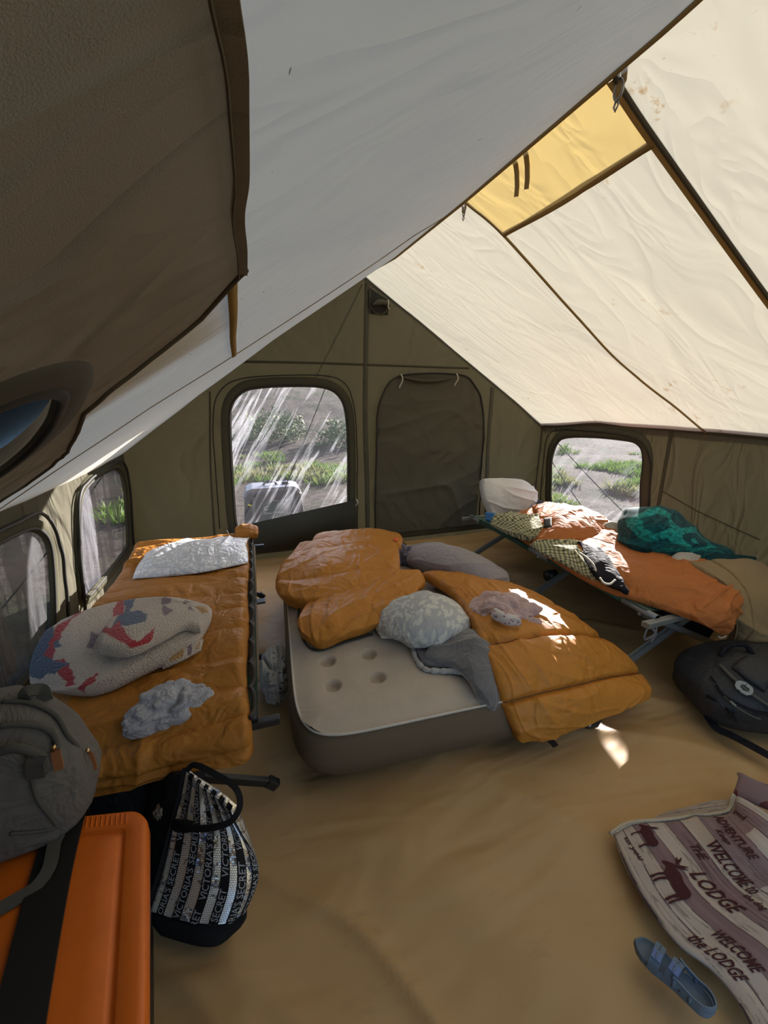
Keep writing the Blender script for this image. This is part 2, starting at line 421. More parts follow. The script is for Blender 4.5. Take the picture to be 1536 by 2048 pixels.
def canvas_mat(name, col, trans, k, stain=0.0, weave=.12, wr=.25, streak=0.0):
    t = NT(name); o = t.coord('Object')
    c = t.mix(t.noise(o, 2.2, 4, .6), tuple(x * .9 for x in col), col)
    if stain:
        a = t.ramp(t.noise(o, 9, 5, .75), [(.60, 0), (.70, 1)]); b = t.ramp(t.noise(o, 1.1, 1), [(.55, 0), (.62, 1)])
        f = t.math('MULTIPLY', t.math('MULTIPLY', a, b), stain)
        c = t.mix(f, c, tuple(x * y for x, y in zip(col, (.62, .42, .22))))
        s = t.ramp(t.noise(t.coord('Object', (45, 9, 9), (0, 0, .5)), 2.4, 2), [(.76, 0), (.78, 1)])
        c = t.mix(t.math('MULTIPLY', s, streak), c, (.16, .14, .11))
    w = t.noise(t.coord('Object', (1, 3, 1), (0, 0, .6)), 1.6, 2, .5, 1.0)
    nrm = t.bump(t.ramp(w, [(.36, 0), (.5, 1), (.64, 0)]), wr, .02)
    nrm = t.bump(t.noise(o, 700, 1), weave, .0015, nrm)
    d = t.n('ShaderNodeBsdfDiffuse', {0: c, 2: nrm}).outputs[0]
    tc = t.mix(1.0, c, trans, 'MULTIPLY')
    tr = t.n('ShaderNodeBsdfTranslucent', {0: tc, 1: nrm}).outputs[0]
    return t.done(t.n('ShaderNodeMixShader', {0: k, 1: d, 2: tr}).outputs[0])
M_CREAM = canvas_mat('cream_canvas', (.84, .81, .72), (1.0, .985, .90), .145, stain=.9, streak=.3, wr=.16)
M_CREAM_L = canvas_mat('cream_canvas_shaded_slope', (.84, .81, .72), (1.0, .985, .90), .20, stain=.2, streak=.8, wr=.35)
M_YELLOW = canvas_mat('yellow_vent_canvas', (.86, .70, .36), (1.0, .92, .7), .16)
M_OLIVE = canvas_mat('olive_canvas', (.112, .104, .078), (.9, .8, .5), .06, weave=.3, wr=.7)
M_OLIVE2 = canvas_mat('olive_hem_canvas', (.085, .08, .056), (.9, .8, .5), .03, weave=.3, wr=.25)
M_JACK = canvas_mat('coated_brown_fabric', (.40, .36, .30), (.9, .86, .78), .28, weave=.5, wr=.6)
M_TAPE = canvas_mat('brown_tape', (.42, .29, .12), (1, .8, .5), .10, weave=.3)
M_TAPED = cloth('dark_brown_tape', (.12, .095, .06), .8, weave=.3)
M_STITCH = cloth('tan_stitching', (.36, .27, .14), .8)
M_ZIP = plain('black_zip_tape', (.012, .011, .010), .6)
M_CORD = cloth('white_cord', (.62, .58, .48), .8)
M_STEEL = plain('dull_steel', (.35, .34, .32), .35, 1)

# ------------------------------------------------------------------ floor: one brown groundsheet
def floor_z(X, Y):
    a = folds(X, Y, -58, 1.25, 6, 11, .5); b = folds(X, Y, -35, 2.2, 5, 12, .6)
    near = sstep(2.2, .4, Y)
    c = folds(X, Y, -56, 4.5, 9, 13, .5); d = folds(X, Y, -30, 3.4, 7, 14, .5)
    return -.074 + .042 * a ** .6 * (.25 + .75 * near) + .010 * b ** .6 + .028 * c * near * sstep(1.8, .6, X) + .020 * d * sstep(.6, 1.6, X)
t = NT('brown_groundsheet'); o = t.coord('Object')
c = t.mix(t.noise(o, 1.6, 5, .65), (.40, .245, .10), (.53, .35, .165))
d = t.ramp(t.noise(t.coord('Object', (1, 3.5, 1), (0, 0, .5)), 3.2, 5, .7), [(.60, 0), (.80, 1)])
c = t.mix(t.math('MULTIPLY', d, .45), c, (.20, .12, .055))
sp = t.ramp(t.noise(o, 46, 2), [(.79, 0), (.81, 1)]); c = t.mix(t.math('MULTIPLY', sp, .6), c, (.10, .055, .03))
w = t.noise(t.coord('Object', (1, 3, 1), (0, 0, .95)), 1.5, 2, .5, .6)
nrm = t.bump(w, .8, .05)
g = t.n('ShaderNodeTexChecker', {'Vector': t.coord('Object', (1, 1, 1), (0, 0, .4)), 'Scale': 260.0}).outputs['Fac']
nrm = t.bump(g, .12, .001, nrm)
M_FLOOR = t.done(t.pbsdf(c, .48, nrm, Specular_IOR_Level=.25))
holed('floor', XL, XR, 300, YF, YB, 330, lambda a, b: np.stack([a, b, floor_z(a, b)], -1), [], M_FLOOR, kind='structure')

# ------------------------------------------------------------------ roof
ceiling = empty('ceiling', (RX, 1.6, 2.4), kind='structure')
jack_hole = np.array([WX(px, py, 0) for px, py in [(0, 0)]])[:0]
oval_in = np.array([(-.29, .59), (-.262, .64), (-.262, .70), (-.290, .76), (-.335, .835), (-.40, .91), (-.47, .95), (-.53, .92), (-.53, .82), (-.48, .70), (-.40, .61), (-.34, .575)])
oval_in = spline(oval_in + [.012, -.03], 48, True)
yel = np.array([(RX + .004, 1.19), (RX + .215, 1.195), (RX + .225, 2.0), (RX + .004, 2.01)])
def roofL_xyz(a, b, lift=0.0):
    s = np.sin(np.pi * np.clip((a - XL) / (RX - XL), 0, 1))
    dz = .020 * folds(a, b, 62, 1.3, 7, 21, .4) * s + .012 * folds(a, b, 40, 2.6, 8, 22) * s
    edge = sstep(XL + .35, XL - .02, a)
    return np.stack([a, b, zroofL(a, b) + dz - .006 - lift - .03 * edge * (.5 + .5 * noise(b * 2.5, 0, 0, 5))], -1)
def roofR_xyz(a, b, lift=0.0):
    s = np.sin(np.pi * np.clip((XR - a) / (XR - RX), 0, 1))
    dz = .011 * folds(a, b, -20, 1.1, 5, 31, .5) * s + .008 * folds(a, b, 8, 2.0, 6, 32) * s - .03 * s * sstep(1.2, 3, b) * sstep(3.9, 3.3, b)
    edge = sstep(XR - .4, XR + .02, a)
    return np.stack([a, b, zroofR(a, b) + dz - lift - .04 * edge * (.5 + .5 * noise(b * 2.2, 0, 0, 6))], -1)
holed('left_slope', XL - .05, RX, 120, YF, YB + .02, 200, roofL_xyz, [oval_in.mean(0) + (oval_in - oval_in.mean(0)) * 1.45], M_CREAM_L, ceiling)
holed('right_slope', RX, XR + .06, 120, YF, YB + .02, 200, roofR_xyz, [yel], M_CREAM, ceiling)
holed('vent_panel', RX, RX + .235, 24, lambda a: 1.185 + 0 * a, lambda a: 2.015 + 0 * a, 60, lambda a, b: roofR_xyz(a, b, .004 + .004 * folds(a, b, 25, 3, 4, 3)), [], M_YELLOW, ceiling, label='yellow canvas vent panel beside the ridge')
def roof_strip(name, pts, w, mat, fn, n=60, lift=.008, **kw):
    P = spline(np.array(pts, float), n); T = np.gradient(P, axis=0); T /= np.linalg.norm(T, axis=1, keepdims=True)
    Nn = np.stack([T[:, 1], -T[:, 0]], 1); V = []; uv = []
    for k, l in ((-.5, -.3), (-.42, 1), (.42, 1), (.5, -.3)):
        Q = P + Nn * w * k; V.append(fn(Q[:, 0], Q[:, 1], lift * l)); uv.append(Q)
    return mesh_obj(name, np.concatenate(V), grid_faces(4, n), mat, ceiling, np.concatenate(uv), **kw)
def fR(a, b, l): return roofR_xyz(a, b, l + .002)
def fL(a, b, l): return roofL_xyz(a, b, l + .002)
roof_strip('seam_tape', [(RX + .01, 1.175), (1.3, 1.19), (2.0, 1.215), (XR, 1.25)], .030, M_TAPE, fR, label='wide brown seam tape running down the lit slope')
roof_strip('seam_tape', [(RX + .01, 1.163), (1.3, 1.178), (2.0, 1.203), (XR, 1.238)], .008, M_TAPED, fR, lift=.012)
roof_strip('seam', [(RX + .01, 2.02), (1.29, 2.01), (1.9, 2.1), (2.46, 2.17), (XR, 2.09)], .011, M_TAPE, fR)
roof_strip('vent_hem', [(RX + .222, 1.19), (RX + .236, 1.6), (RX + .226, 2.01)], .016, M_TAPE, fR)
roof_strip('seam', [(XL, 1.95), (-.5, 2.08), (-.055, 2.14), (.4, 2.19), (RX, 2.2)], .009, M_STITCH, fL, lift=.003)
roof_strip('seam_tape', [(-.008, .70), (-.02, 1.1), (-.04, 1.6), (-.055, 2.13)], .022, M_TAPE, fL, label='tan edge tape on the shaded slope')
tube('ridge_seam', np.stack([np.full(80, RX), np.linspace(YF, YB, 80), zr(np.linspace(YF, YB, 80)) - .012], 1), .007, M_TAPE, ceiling)
# hooks and toggles that hang from the ridge
for y, s in ((1.155, 1.0), (2.06, .75)):
    z = float(zr(y)) - .012; x = RX + .025
    h = mesh_obj('hanging_hook', *tube('', [(x, y + .03 * s * math.sin(a) * .5, z - .028 * s + .024 * s * math.cos(a)) for a in np.linspace(0, 2 * math.pi, 20, endpoint=False)], .0042 * s, None, closed=True, build=False), M_STEEL, ceiling)
    tube('webbing_loop', [(x, y - .012, z + .01), (x, y - .014, z - .018 * s), (x, y, z - .03 * s), (x, y + .014, z - .018 * s), (x, y + .012, z + .01)], 0, M_TAPE, h, flat=(.02 * s, .003, (1, 0, 0)))
    tube('snap', [(x, y + .002, z - .05 * s), (x + .002, y - .004, z - .065 * s), (x, y + .004, z - .078 * s), (x, y + .010, z - .066 * s), (x, y + .004, z - .052 * s)], .003 * s, M_STEEL, h)
for y in (1.575, 1.64):
    tube('fabric_strap', [(RX + .02, y, 2.405), (RX + .035, y + .006, 2.37), (RX + .045, y + .012, 2.33), (RX + .05, y + .02, 2.30)], 0, M_TAPE, ceiling, flat=(.024, .004, (1, .1, 0)))

# stove-jack panel of coated fabric under the shaded slope, with its oval opening
def jx(a, b, lift=0.0):
    s = .012 + .02 * sstep(.02, -.3, a) + .012 * folds(a, b, 80, 2.0, 5, 41, .6) + .006 * folds(a, b, 55, 5, 4, 42) * sstep(.5, 1.1, b)
    return np.stack([a, b, zroofL(a, b) - s - .02 - lift], -1)
def j_end(a): return np.interp(-a, [-.02, 0, .07, .14, .25, .30, .40, .55, .66, .75, 1.0], [.72, .74, .835, .855, .87, .90, 1.12, 1.35, 1.42, 1.40, 1.36]) + .006 * noise(a * 30, 0, 0, 3)
jack = holed('stove_jack', -.95, .012, 150, YF + .05, j_end, 220, jx, [oval_in], M_JACK, ceiling, label='brown coated fabric panel with an oval opening')
M_RUB = plain('dark_rubberised_rim', (.030, .029, .024), .55, spec=.3)
M_RUB2 = plain('olive_rim', (.07, .064, .048), .6, spec=.3)
band('opening_rim', oval_in, .045, lambda a, b, l: jx(a, b, l), M_RUB2, jack, lift=.010)
band('opening_rim', oval_in, .014, lambda a, b, l: jx(a, b, l + .004), M_RUB, jack, lift=.010)
e = np.linspace(-.95, .012, 140); 
q = np.stack([e, j_end(e)], 1); E3 = jx(q[:, 0], q[:, 1], .002)
tube('panel_hem', E3, .0045, M_TAPED, jack, seg=6)
r = np.stack([np.full(100, .006) + .004 * noise(np.linspace(0, 14, 100), 0, 0, 2), np.linspace(YF + .05, .735, 100)], 1)
tube('panel_hem', jx(r[:, 0], r[:, 1], .003), 0, M_JACK, jack, flat=(.014, .004, (0, 0, 1)))
tube('panel_hem', jx(r[:, 0] - .006, r[:, 1], .007), .0012, M_TAPED, jack, seg=5)
M_BLUE = cloth('slate_blue_cover_fabric', (.12, .22, .33), .8, weave=.3)
holed('opening_cover', -.80, -.08, 40, .30, 1.30, 50, lambda a, b: np.stack([a, b, zroofL(a, b) + .045 + .01 * folds(a, b, 40, 4, 3, 4)], -1), [], M_BLUE, jack, label='slate blue cover closed over the opening')

# ------------------------------------------------------------------ walls
def smooth_poly(pts, n=64): return spline(np.array(pts, float), n, True)
w1 = smooth_poly([(-.235, .32), (-.225, .75), (-.20, 1.20), (-.165, 1.42), (-.06, 1.545), (.1, 1.585), (.4, 1.60), (.66, 1.588), (.80, 1.52), (.87, 1.36), (.885, 1.0), (.875, .6), (.865, .36), (.80, .30), (.3, .28), (-.17, .29)], 90)
w2 = smooth_poly([(3.60, .36), (3.635, .6), (3.655, .85), (3.60, 1.02), (3.47, 1.085), (3.15, 1.12), (2.82, 1.13), (2.64, 1.11), (2.56, 1.0), (2.53, .75), (2.48, .5), (2.47, .36), (2.55, .30), (3.0, .28), (3.52, .30)], 90)
w3 = smooth_poly([(3.70, .32), (3.735, .6), (3.75, .82), (3.66, .94), (3.45, .965), (3.1, .955), (2.88, .89), (2.77, .72), (2.72, .5), (2.70, .34), (2.8, .27), (3.2, .26), (3.6, .27)], 90)
w4 = smooth_poly([(2.30, .34), (2.36, .6), (2.37, .78), (2.28, .88), (2.1, .91), (1.7, .92), (1.35, .91), (1.22, .8), (1.18, .55), (1.2, .34), (1.3, .27), (1.75, .26), (2.2, .27)], 90)
w5 = rrect(.25, 1.1, .3, 1.05, .18) if False else smooth_poly([(1.9, .34), (1.92, .9), (1.8, 1.04), (1.3, 1.06), (.95, 1.0), (.9, .6), (.95, .34), (1.4, .3)], 60)
def back_y(a, b, lift=0.0):
    cx = np.abs(a - RX)
    d = .010 * folds(a, b, 62, 1.7, 6, 51, .5) * sstep(1.9, 1.0, b) * sstep(1.3, 1.9, a) + .008 * folds(a, b, 82, 4.0, 6, 52, .4) * sstep(1.2, 2.0, b)
    d += .012 * folds(a, b, -62, 1.3, 7, 53, .3) * sstep(.0, -.5, a) + .006 * folds(a, b, 20, 3.0, 5, 54)
    d += .02 * sstep(.06, .0, np.abs(a - 1.08 - .02 * np.sin(b * 3))) * .4
    return np.stack([a, YB - d - lift, b], -1)
def left_x(a, b, lift=0.0):
    d = .012 * folds(a, b, 80, 2.0, 6, 61, .4) + .02 * sstep(.14, .0, np.abs(a - 2.55)) * sstep(1.0, .7, b) * (1 + .5 * noise(b * 9, 0, 0, 4))
    return np.stack([XL + d + lift - .06 * sstep(1.0, 0, b), a, b], -1)
def right_x(a, b, lift=0.0):
    d = .010 * folds(a, b, 75, 2.0, 6, 71, .4)
    return np.stack([XR - d - lift, a, b], -1)
zb = lambda a: zgable(a) + .022
wall_back = holed('wall_back', XL - .05, XR + .02, 190, -.12, zb, 110, back_y, [w1], M_OLIVE, kind='structure')
wall_left = holed('wall_left', YF, YB, 200, -.12, lambda a: eaveL(a) + .03, 60, left_x, [w3, w4], M_OLIVE, kind='structure')
wall_right = holed('wall_right', YF, YB, 200, -.12, lambda a: eaveR(a) + .03, 60, right_x, [w2], M_OLIVE, kind='structure')
# front wall behind the camera, its wide door tied open
dr = rrect(.15, 1.95, .05, 1.95, .3)
holed('wall_front', XL - .02, XR + .02, 80, -.03, lambda a: np.where(a < RX, zroofL(a, YF + 0 * a), zroofR(a, YF + 0 * a)), 60, lambda a, b: np.stack([a, YF + 0 * a, b], -1), [dr], M_OLIVE, kind='structure')

# seams and hems sewn on the walls
def wall_line(name, pts, w, mat, fn, parent, n=40, lift=.006, **kw):
    P = spline(np.array(pts, float), n); T = np.gradient(P, axis=0); T /= np.linalg.norm(T, axis=1, keepdims=True)
    Nn = np.stack([T[:, 1], -T[:, 0]], 1); V = []
    for k, l in ((-.5, -.5), (-.4, 1), (.4, 1), (.5, -.5)):
        Q = P + Nn * w * k; V.append(fn(Q[:, 0], Q[:, 1], lift * l))
    V = np.concatenate(V)
    return mesh_obj(name, V, grid_faces(4, n), mat, parent, **kw)
wall_line('gable_seam', [(-.2, 1.80), (.46, 1.805), (1.06, 1.80), (2.2, 1.79)], .020, M_OLIVE2, back_y, wall_back)
wall_line('centre_seam', [(1.105, 2.5), (1.08, 1.8), (1.07, 1.2), (1.08, .6), (1.08, .12)], .05, M_OLIVE, back_y, wall_back)
wall_line('seam', [(-.33, 1.55), (-.40, .9), (-.45, .1)], .014, M_OLIVE2, back_y, wall_back)
wall_line('seam', [(2.50, 1.60), (2.50, .9), (2.55, .1)], .05, M_OLIVE, back_y, wall_back)
wall_line('seam', [(2.36, 1.27), (2.35, .9), (2.33, .1)], .03, M_OLIVE2, right_x, wall_right)
wall_line('eave_hem', [(YF, 1.235), (2.4, 1.255), (3.1, 1.245), (3.88, 1.17)], .03, M_OLIVE2, right_x, wall_right)
wall_line('seam', [(2.36, .76), (2.0, .66), (1.6, .58)], .008, M_OLIVE2, right_x, wall_right)
wall_line('base_hem', [(XL, .05), (1, .05), (XR, .05)], .13, M_OLIVE2, back_y, wall_back)

# vent pocket at the peak
vent = props(holed('peak_vent', 1.12, 1.30, 20, 2.24, lambda a: 2.46 - (a - 1.12) * .55, 20, lambda a, b: back_y(a, b, .012 + .02 * np.sin(np.pi * np.clip((b - 2.24) / .2, 0, 1))), [], cloth('vent_net', (.035, .034, .03), .9, weave=.5), wall_back))
tube('vent_rim', back_y(np.array([1.12, 1.12, 1.17, 1.235, 1.28, 1.30]), np.array([2.44, 2.30, 2.25, 2.24, 2.27, 2.34]), .02), .009, M_OLIVE2, wall_back)
tube('vent_flap', back_y(np.linspace(1.14, 1.31, 12), 2.31 + .03 * np.sin(np.linspace(0, 3.1, 12)), .045), np.interp(np.linspace(0, 1, 12), [0, .3, .8, 1], [.008, .026, .024, .008]), M_OLIVE, wall_back)
tube('tie_cord', back_y(np.array([1.285, 1.29, 1.285, 1.30]), np.array([2.36, 2.33, 2.30, 2.28]), .06), .006, M_CORD, wall_back, seg=6)

# ------------------------------------------------------------------ clear, creased window sheets
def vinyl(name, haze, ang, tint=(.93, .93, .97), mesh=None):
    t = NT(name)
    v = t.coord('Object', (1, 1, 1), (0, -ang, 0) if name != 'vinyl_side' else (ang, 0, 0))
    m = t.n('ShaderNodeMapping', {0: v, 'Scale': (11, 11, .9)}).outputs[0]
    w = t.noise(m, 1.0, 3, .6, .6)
    st = t.ramp(w, [(.53, 0), (.60, .9), (.66, .25), (.75, .7)])  # light streaks of the creased sheet, put in as pale noise bands
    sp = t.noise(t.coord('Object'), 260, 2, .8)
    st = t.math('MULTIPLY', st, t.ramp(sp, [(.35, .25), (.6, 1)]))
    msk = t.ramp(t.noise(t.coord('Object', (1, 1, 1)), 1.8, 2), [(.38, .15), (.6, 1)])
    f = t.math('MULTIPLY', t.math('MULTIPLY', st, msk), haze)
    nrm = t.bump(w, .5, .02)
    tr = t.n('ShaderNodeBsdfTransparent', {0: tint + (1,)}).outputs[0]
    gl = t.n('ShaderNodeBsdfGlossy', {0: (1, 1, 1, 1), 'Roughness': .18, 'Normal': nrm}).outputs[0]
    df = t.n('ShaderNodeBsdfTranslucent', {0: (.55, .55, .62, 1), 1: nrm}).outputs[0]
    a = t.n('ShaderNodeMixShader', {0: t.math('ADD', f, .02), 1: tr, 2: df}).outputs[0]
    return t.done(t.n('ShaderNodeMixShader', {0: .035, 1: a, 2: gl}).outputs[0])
def netting(name, dens, col=(.10, .10, .115)):
    t = NT(name); o = t.coord('Object')
    v = t.n('ShaderNodeMapping', {0: o, 'Scale': (5, 5, .8), 'Rotation': (.15, 0, 0)}).outputs[0]
    w = t.noise(v, 2.2, 3, .6, .8)
    f = t.math('ADD', t.math('MULTIPLY', t.ramp(w, [(.45, 0), (.58, 1)]), .38), dens)
    tr = t.n('ShaderNodeBsdfTransparent', {0: (.96, .96, 1, 1)}).outputs[0]
    df = t.pbsdf(col, .6, t.bump(w, .6, .03))
    return t.done(t.n('ShaderNodeMixShader', {0: f, 1: tr, 2: df}).outputs[0])
def window(name, hole, fn, mat, bandw, label_, parent=None, wr=(60, 3), lift=.012):
    c = hole.mean(0); root = empty(name, tuple(fn(c[:1], np.array([hole[:, 1].min()]))[0]), kind='structure')
    x0, x1, y0, y1 = hole[:, 0].min() - .02, hole[:, 0].max() + .02, hole[:, 1].min() - .02, hole[:, 1].max() + .02
    nx = 80; fcs = grid_faces(nx, nx); A, B = np.meshgrid(np.linspace(x0, x1, nx), np.linspace(y0, y1, nx))
    k = inside(A.ravel()[fcs].mean(1), B.ravel()[fcs].mean(1), c + (hole - c) * 1.03)
    V = fn(A.ravel(), B.ravel(), -.012 + .018 * folds(A.ravel(), B.ravel(), *wr[:1], wr[1], 7, 5, .4)); fcs = fcs[k]
    us = np.zeros(len(V), bool); us[fcs.ravel()] = True; rm = np.cumsum(us) - 1
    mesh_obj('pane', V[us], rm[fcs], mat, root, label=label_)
    band('binding', hole, bandw, fn, M_OLIVE2, root, lift=lift)
    band('inner_binding', hole, .012, lambda a, b, l: fn(a, b, l + lift), M_ZIP, root, lift=.004)
    return root
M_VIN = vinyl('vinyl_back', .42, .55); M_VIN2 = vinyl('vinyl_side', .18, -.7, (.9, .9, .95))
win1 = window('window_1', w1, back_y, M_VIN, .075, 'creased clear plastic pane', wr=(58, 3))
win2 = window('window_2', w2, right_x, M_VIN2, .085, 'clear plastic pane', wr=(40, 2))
win3 = window('window_3', w3, left_x, netting('dark_netting', .34, (.13, .13, .15)), .05, 'dark netting pane', wr=(85, 3), lift=.02)
win4 = window('window_4', w4, left_x, netting('dark_netting_near', .42, (.05, .05, .055)), .055, 'dark netting pane', wr=(85, 3), lift=.02)
def zipper(parent, pts, fn, r=.0055, lift=.02, n=120):
    P = spline(np.array(pts, float), n); wob = .004 * noise(np.linspace(0, 22, n), 0, 0, 8)
    return tube('zipper', fn(P[:, 0] + wob, P[:, 1] + wob, lift), r, M_ZIP, parent, seg=6)
zipper(win1, [(-.385, .30), (-.36, .9), (-.325, 1.35), (-.24, 1.56), (-.05, 1.66), (.35, 1.69), (.75, 1.68), (.90, 1.58), (.965, 1.35), (.975, .9), (.965, .45), (.96, .15)], back_y)
zipper(win2, [(3.76, .3), (3.78, .8), (3.76, 1.05), (3.6, 1.16), (3.2, 1.175), (2.75, 1.165), (2.56, 1.10), (2.45, .9), (2.42, .6), (2.40, .3)], right_x)
zipper(win3, [(3.80, .25), (3.83, .8), (3.74, .99), (3.4, 1.0), (3.0, .98), (2.79, .9), (2.68, .6), (2.64, .2)], left_x, .009, .03)
zipper(win4, [(2.42, .2), (2.45, .7), (2.36, .93), (2.1, .97), (1.5, .97), (1.15, .95)], left_x, .009, .03)
# dark storm flap let down under the back window, held by cords at its corners
fl_top = lambda a: .295 + (a + .31) / 1.25 * .185
flap = holed('storm_flap', -.33, .945, 60, lambda a: .05 + .13 * ((a - .3) / .65) ** 2, fl_top, 30,
      lambda a, b: np.stack([a, YB - .045 - .10 * np.sin(np.pi * np.clip((fl_top(a) - b) / .35, 0, 1)) * np.clip(1 - ((a - .3) / .7) ** 2, 0, 1) - .008 * folds(a, b, 15, 4, 5, 3), b], -1), [], cloth('dark_flap_canvas', (.05, .05, .038), .85, weave=.3), win1)
def cord(parent, a, b0, fn, L=.09, lift=.05, dx=.015, name='tie_cord'):
    k = np.linspace(0, 1, 9); tube(name, fn(a + dx * np.sin(k * 4), b0 - L * k, lift + .012 * np.sin(k * 5)), .0065, M_CORD, parent, seg=6)
cord(win1, -.325, .29, back_y, .13, .06); cord(win1, .945, .49, back_y, .085, .06)
# ------------------------------------------------------------------ door panel in the back wall
door = empty('door_1', (1.8, YB, 0), kind='structure')
dpoly = spline(np.array([(1.16, .12), (1.165, .7), (1.18, 1.25), (1.24, 1.52), (1.39, 1.69), (1.75, 1.735), (2.1, 1.72), (2.27, 1.62), (2.365, 1.42), (2.40, 1.1), (2.41, .7), (2.44, .12)]), 120)
A0, A1 = dpoly[:, 0].min(), dpoly[:, 0].max()
dtop = lambda a: np.where(a < 1.8, np.interp(a, dpoly[:55, 0], dpoly[:55, 1]), np.interp(a, dpoly[55:, 0], dpoly[55:, 1]))
def door_xyz(a, b, lift=0.0):
    d = .022 * folds(a, b, 12, 4.6, 6, 81, .6) * sstep(1.8, .9, b) + .022 * folds(a, b, 42, 2.4, 6, 82, .5)
    d += .02 * sstep(.10, 0, dtop(a) - b) * np.sin(np.pi * np.clip((a - 1.4) / .6, 0, 1)) * (a > 1.4) * (a < 2.0)
    return np.stack([a, YB - .022 - d - lift, b], -1)
dt = lambda a: np.minimum(1.73, np.interp(a, [1.165, 1.18, 1.20, 1.24, 1.30, 1.39, 1.55, 1.75, 2.1, 2.2, 2.27, 2.33, 2.37], [1.0, 1.25, 1.40, 1.52, 1.61, 1.685, 1.72, 1.735, 1.72, 1.68, 1.62, 1.52, 1.42]))
holed('door_panel', 1.168, 2.40, 110, .06, lambda a: np.where(a > 2.37, np.interp(a, [2.37, 2.40], [1.40, 1.1]), dt(a)), 110, door_xyz, [], M_OLIVE, door)
P = dpoly; wob = .006 * noise(np.linspace(0, 14, 120), 0, 0, 18)
tube('zipper', door_xyz(P[:, 0] + wob, P[:, 1] + wob, .006), .0085, M_ZIP, door, seg=6)
pk = np.linspace(1.42, 2.0, 24)
tube('rolled_pocket', door_xyz(pk, 1.69 - .035 * np.sin(np.pi * (pk - 1.42) / .58), .018), np.interp(pk, [1.42, 1.6, 1.85, 2.0], [.006, .022, .02, .006]), M_OLIVE2, door)
cord(door, 1.42, 1.715, door_xyz, .13, .03, name='tie_cord'); cord(door, 2.03, 1.73, door_xyz, .12, .03, name='tie_cord')

# ================================================================== OUTSIDE
def terr(X, Y):
    hill = 2.6 * sstep(11, 34, Y) * (1 + .25 * noise(X * .12, Y * .12, 0, 3)) + .9 * sstep(9, 14, Y - X * .1) * .35
    hr = 1.2 * sstep(14, 30, X)
    hl = 1.6 * sstep(-9, -24, X)
    d = np.maximum(np.maximum(XL - X, X - XR), np.maximum(YF - Y, Y - YB))
    return hill + hr + hl + (.05 * noise(X * .9, Y * .9, 0, 7) + .025 * noise(X * 3, Y * 3, 0, 8)) * sstep(.05, 1.0, d) - .06 - .1 * sstep(.1, -.1, d)
t = NT('dry_dirt_and_litter'); o = t.coord('Object')
c = t.mix(t.noise(o, 1.3, 5, .7), (.09, .07, .062), (.19, .155, .135))
c = t.mix(t.ramp(t.noise(o, 5, 6, .75), [(.45, 0), (.6, 1)]), c, (.11, .095, .065))
c = t.mix(t.ramp(t.noise(o, .8, 3, .6), [(.5, 0), (.62, .8)]), c, (.045, .06, .02))
c = t.mix(t.math('MULTIPLY', t.ramp(t.noise(t.coord('Object', (1, 1, 1)), 7, 6, .8), [(.42, 1), (.56, 0)]), .75), c, (.035, .027, .026))
nrm = t.bump(t.noise(o, 9, 6, .85), 1.0, .12)
M_GROUND = t.done(t.pbsdf(c, .95, nrm, Specular_IOR_Level=.1))
gx = np.sinh(np.linspace(-3.3, 3.3, 170)) * 4 + 1; 
GX, GY = np.meshgrid(gx, gx)
mesh_obj('ground', np.stack([GX, GY, terr(GX, GY)], -1), grid_faces(170, 170), M_GROUND, kind='structure')
t = NT('grass_blades'); o = t.coord('Object')
c = t.mix(t.noise(o, 1.5, 2), (.07, .15, .02), (.16, .22, .05)); c = t.mix(t.ramp(t.noise(o, .7, 2), [(.5, 0), (.6, .7)]), c, (.22, .19, .10))
M_GRASS = t.done(t.n('ShaderNodeMixShader', {0: .35, 1: t.pbsdf(c, .7), 2: t.n('ShaderNodeBsdfTranslucent', {0: c}).outputs[0]}).outputs[0])
def tufts(name, boxes, label, seed, hs=1.0):
    rng = np.random.RandomState(seed); C = []
    for x0, x1, y0, y1, n in boxes:
        C.append(np.stack([rng.uniform(x0, x1, n), rng.uniform(y0, y1, n)], 1))
    C = np.concatenate(C); keep = noise(C[:, 0] * .8, C[:, 1] * .8, 0, seed) > -.08; C = C[keep]
    nb = 26; n = len(C); sz = rng.uniform(.5, 1.3, n) * hs
    a = rng.uniform(0, 6.283, (n, nb)); r = rng.uniform(0, .12, (n, nb)) * sz[:, None]; h = rng.uniform(.05, .16, (n, nb)) * sz[:, None]; ln = rng.uniform(.02, .12, (n, nb)) * sz[:, None]
    bx = C[:, :1] + r * np.cos(a); by = C[:, 1:] + r * np.sin(a); bz = terr(bx, by) - .01
    wv = .006 + .006 * rng.rand(n, nb); ca, sa = np.cos(a + 1.57), np.sin(a + 1.57)
    V = np.stack([np.stack([bx - wv * ca, by - wv * sa, bz], -1), np.stack([bx + wv * ca, by + wv * sa, bz], -1),
                  np.stack([bx + ln * .4 * np.cos(a) + wv * ca * .7, by + ln * .4 * np.sin(a) + wv * sa * .7, bz + h * .6], -1),
                  np.stack([bx + ln * np.cos(a), by + ln * np.sin(a), bz + h], -1)], 2).reshape(-1, 3)
    i = np.arange(n * nb)[:, None] * 4; f = np.concatenate([i + [0, 1, 2], i + [0, 2, 3]])
    return mesh_obj(name, V, f, M_GRASS, smooth=False, kind='stuff', label=label, cat='grass')
tufts('grass', [(-3, 5, 4.6, 9, 1500), (-5, 9, 9, 11, 260), (3.6, 9, 1.0, 7, 1400), (9, 16, -2, 9, 250), (-8, -1.5, 1.0, 8, 300)], 'green grass tufts scattered over the dirt around the tent', 3)
def gz(x, y): return float(terr(np.array(x), np.array(y)))
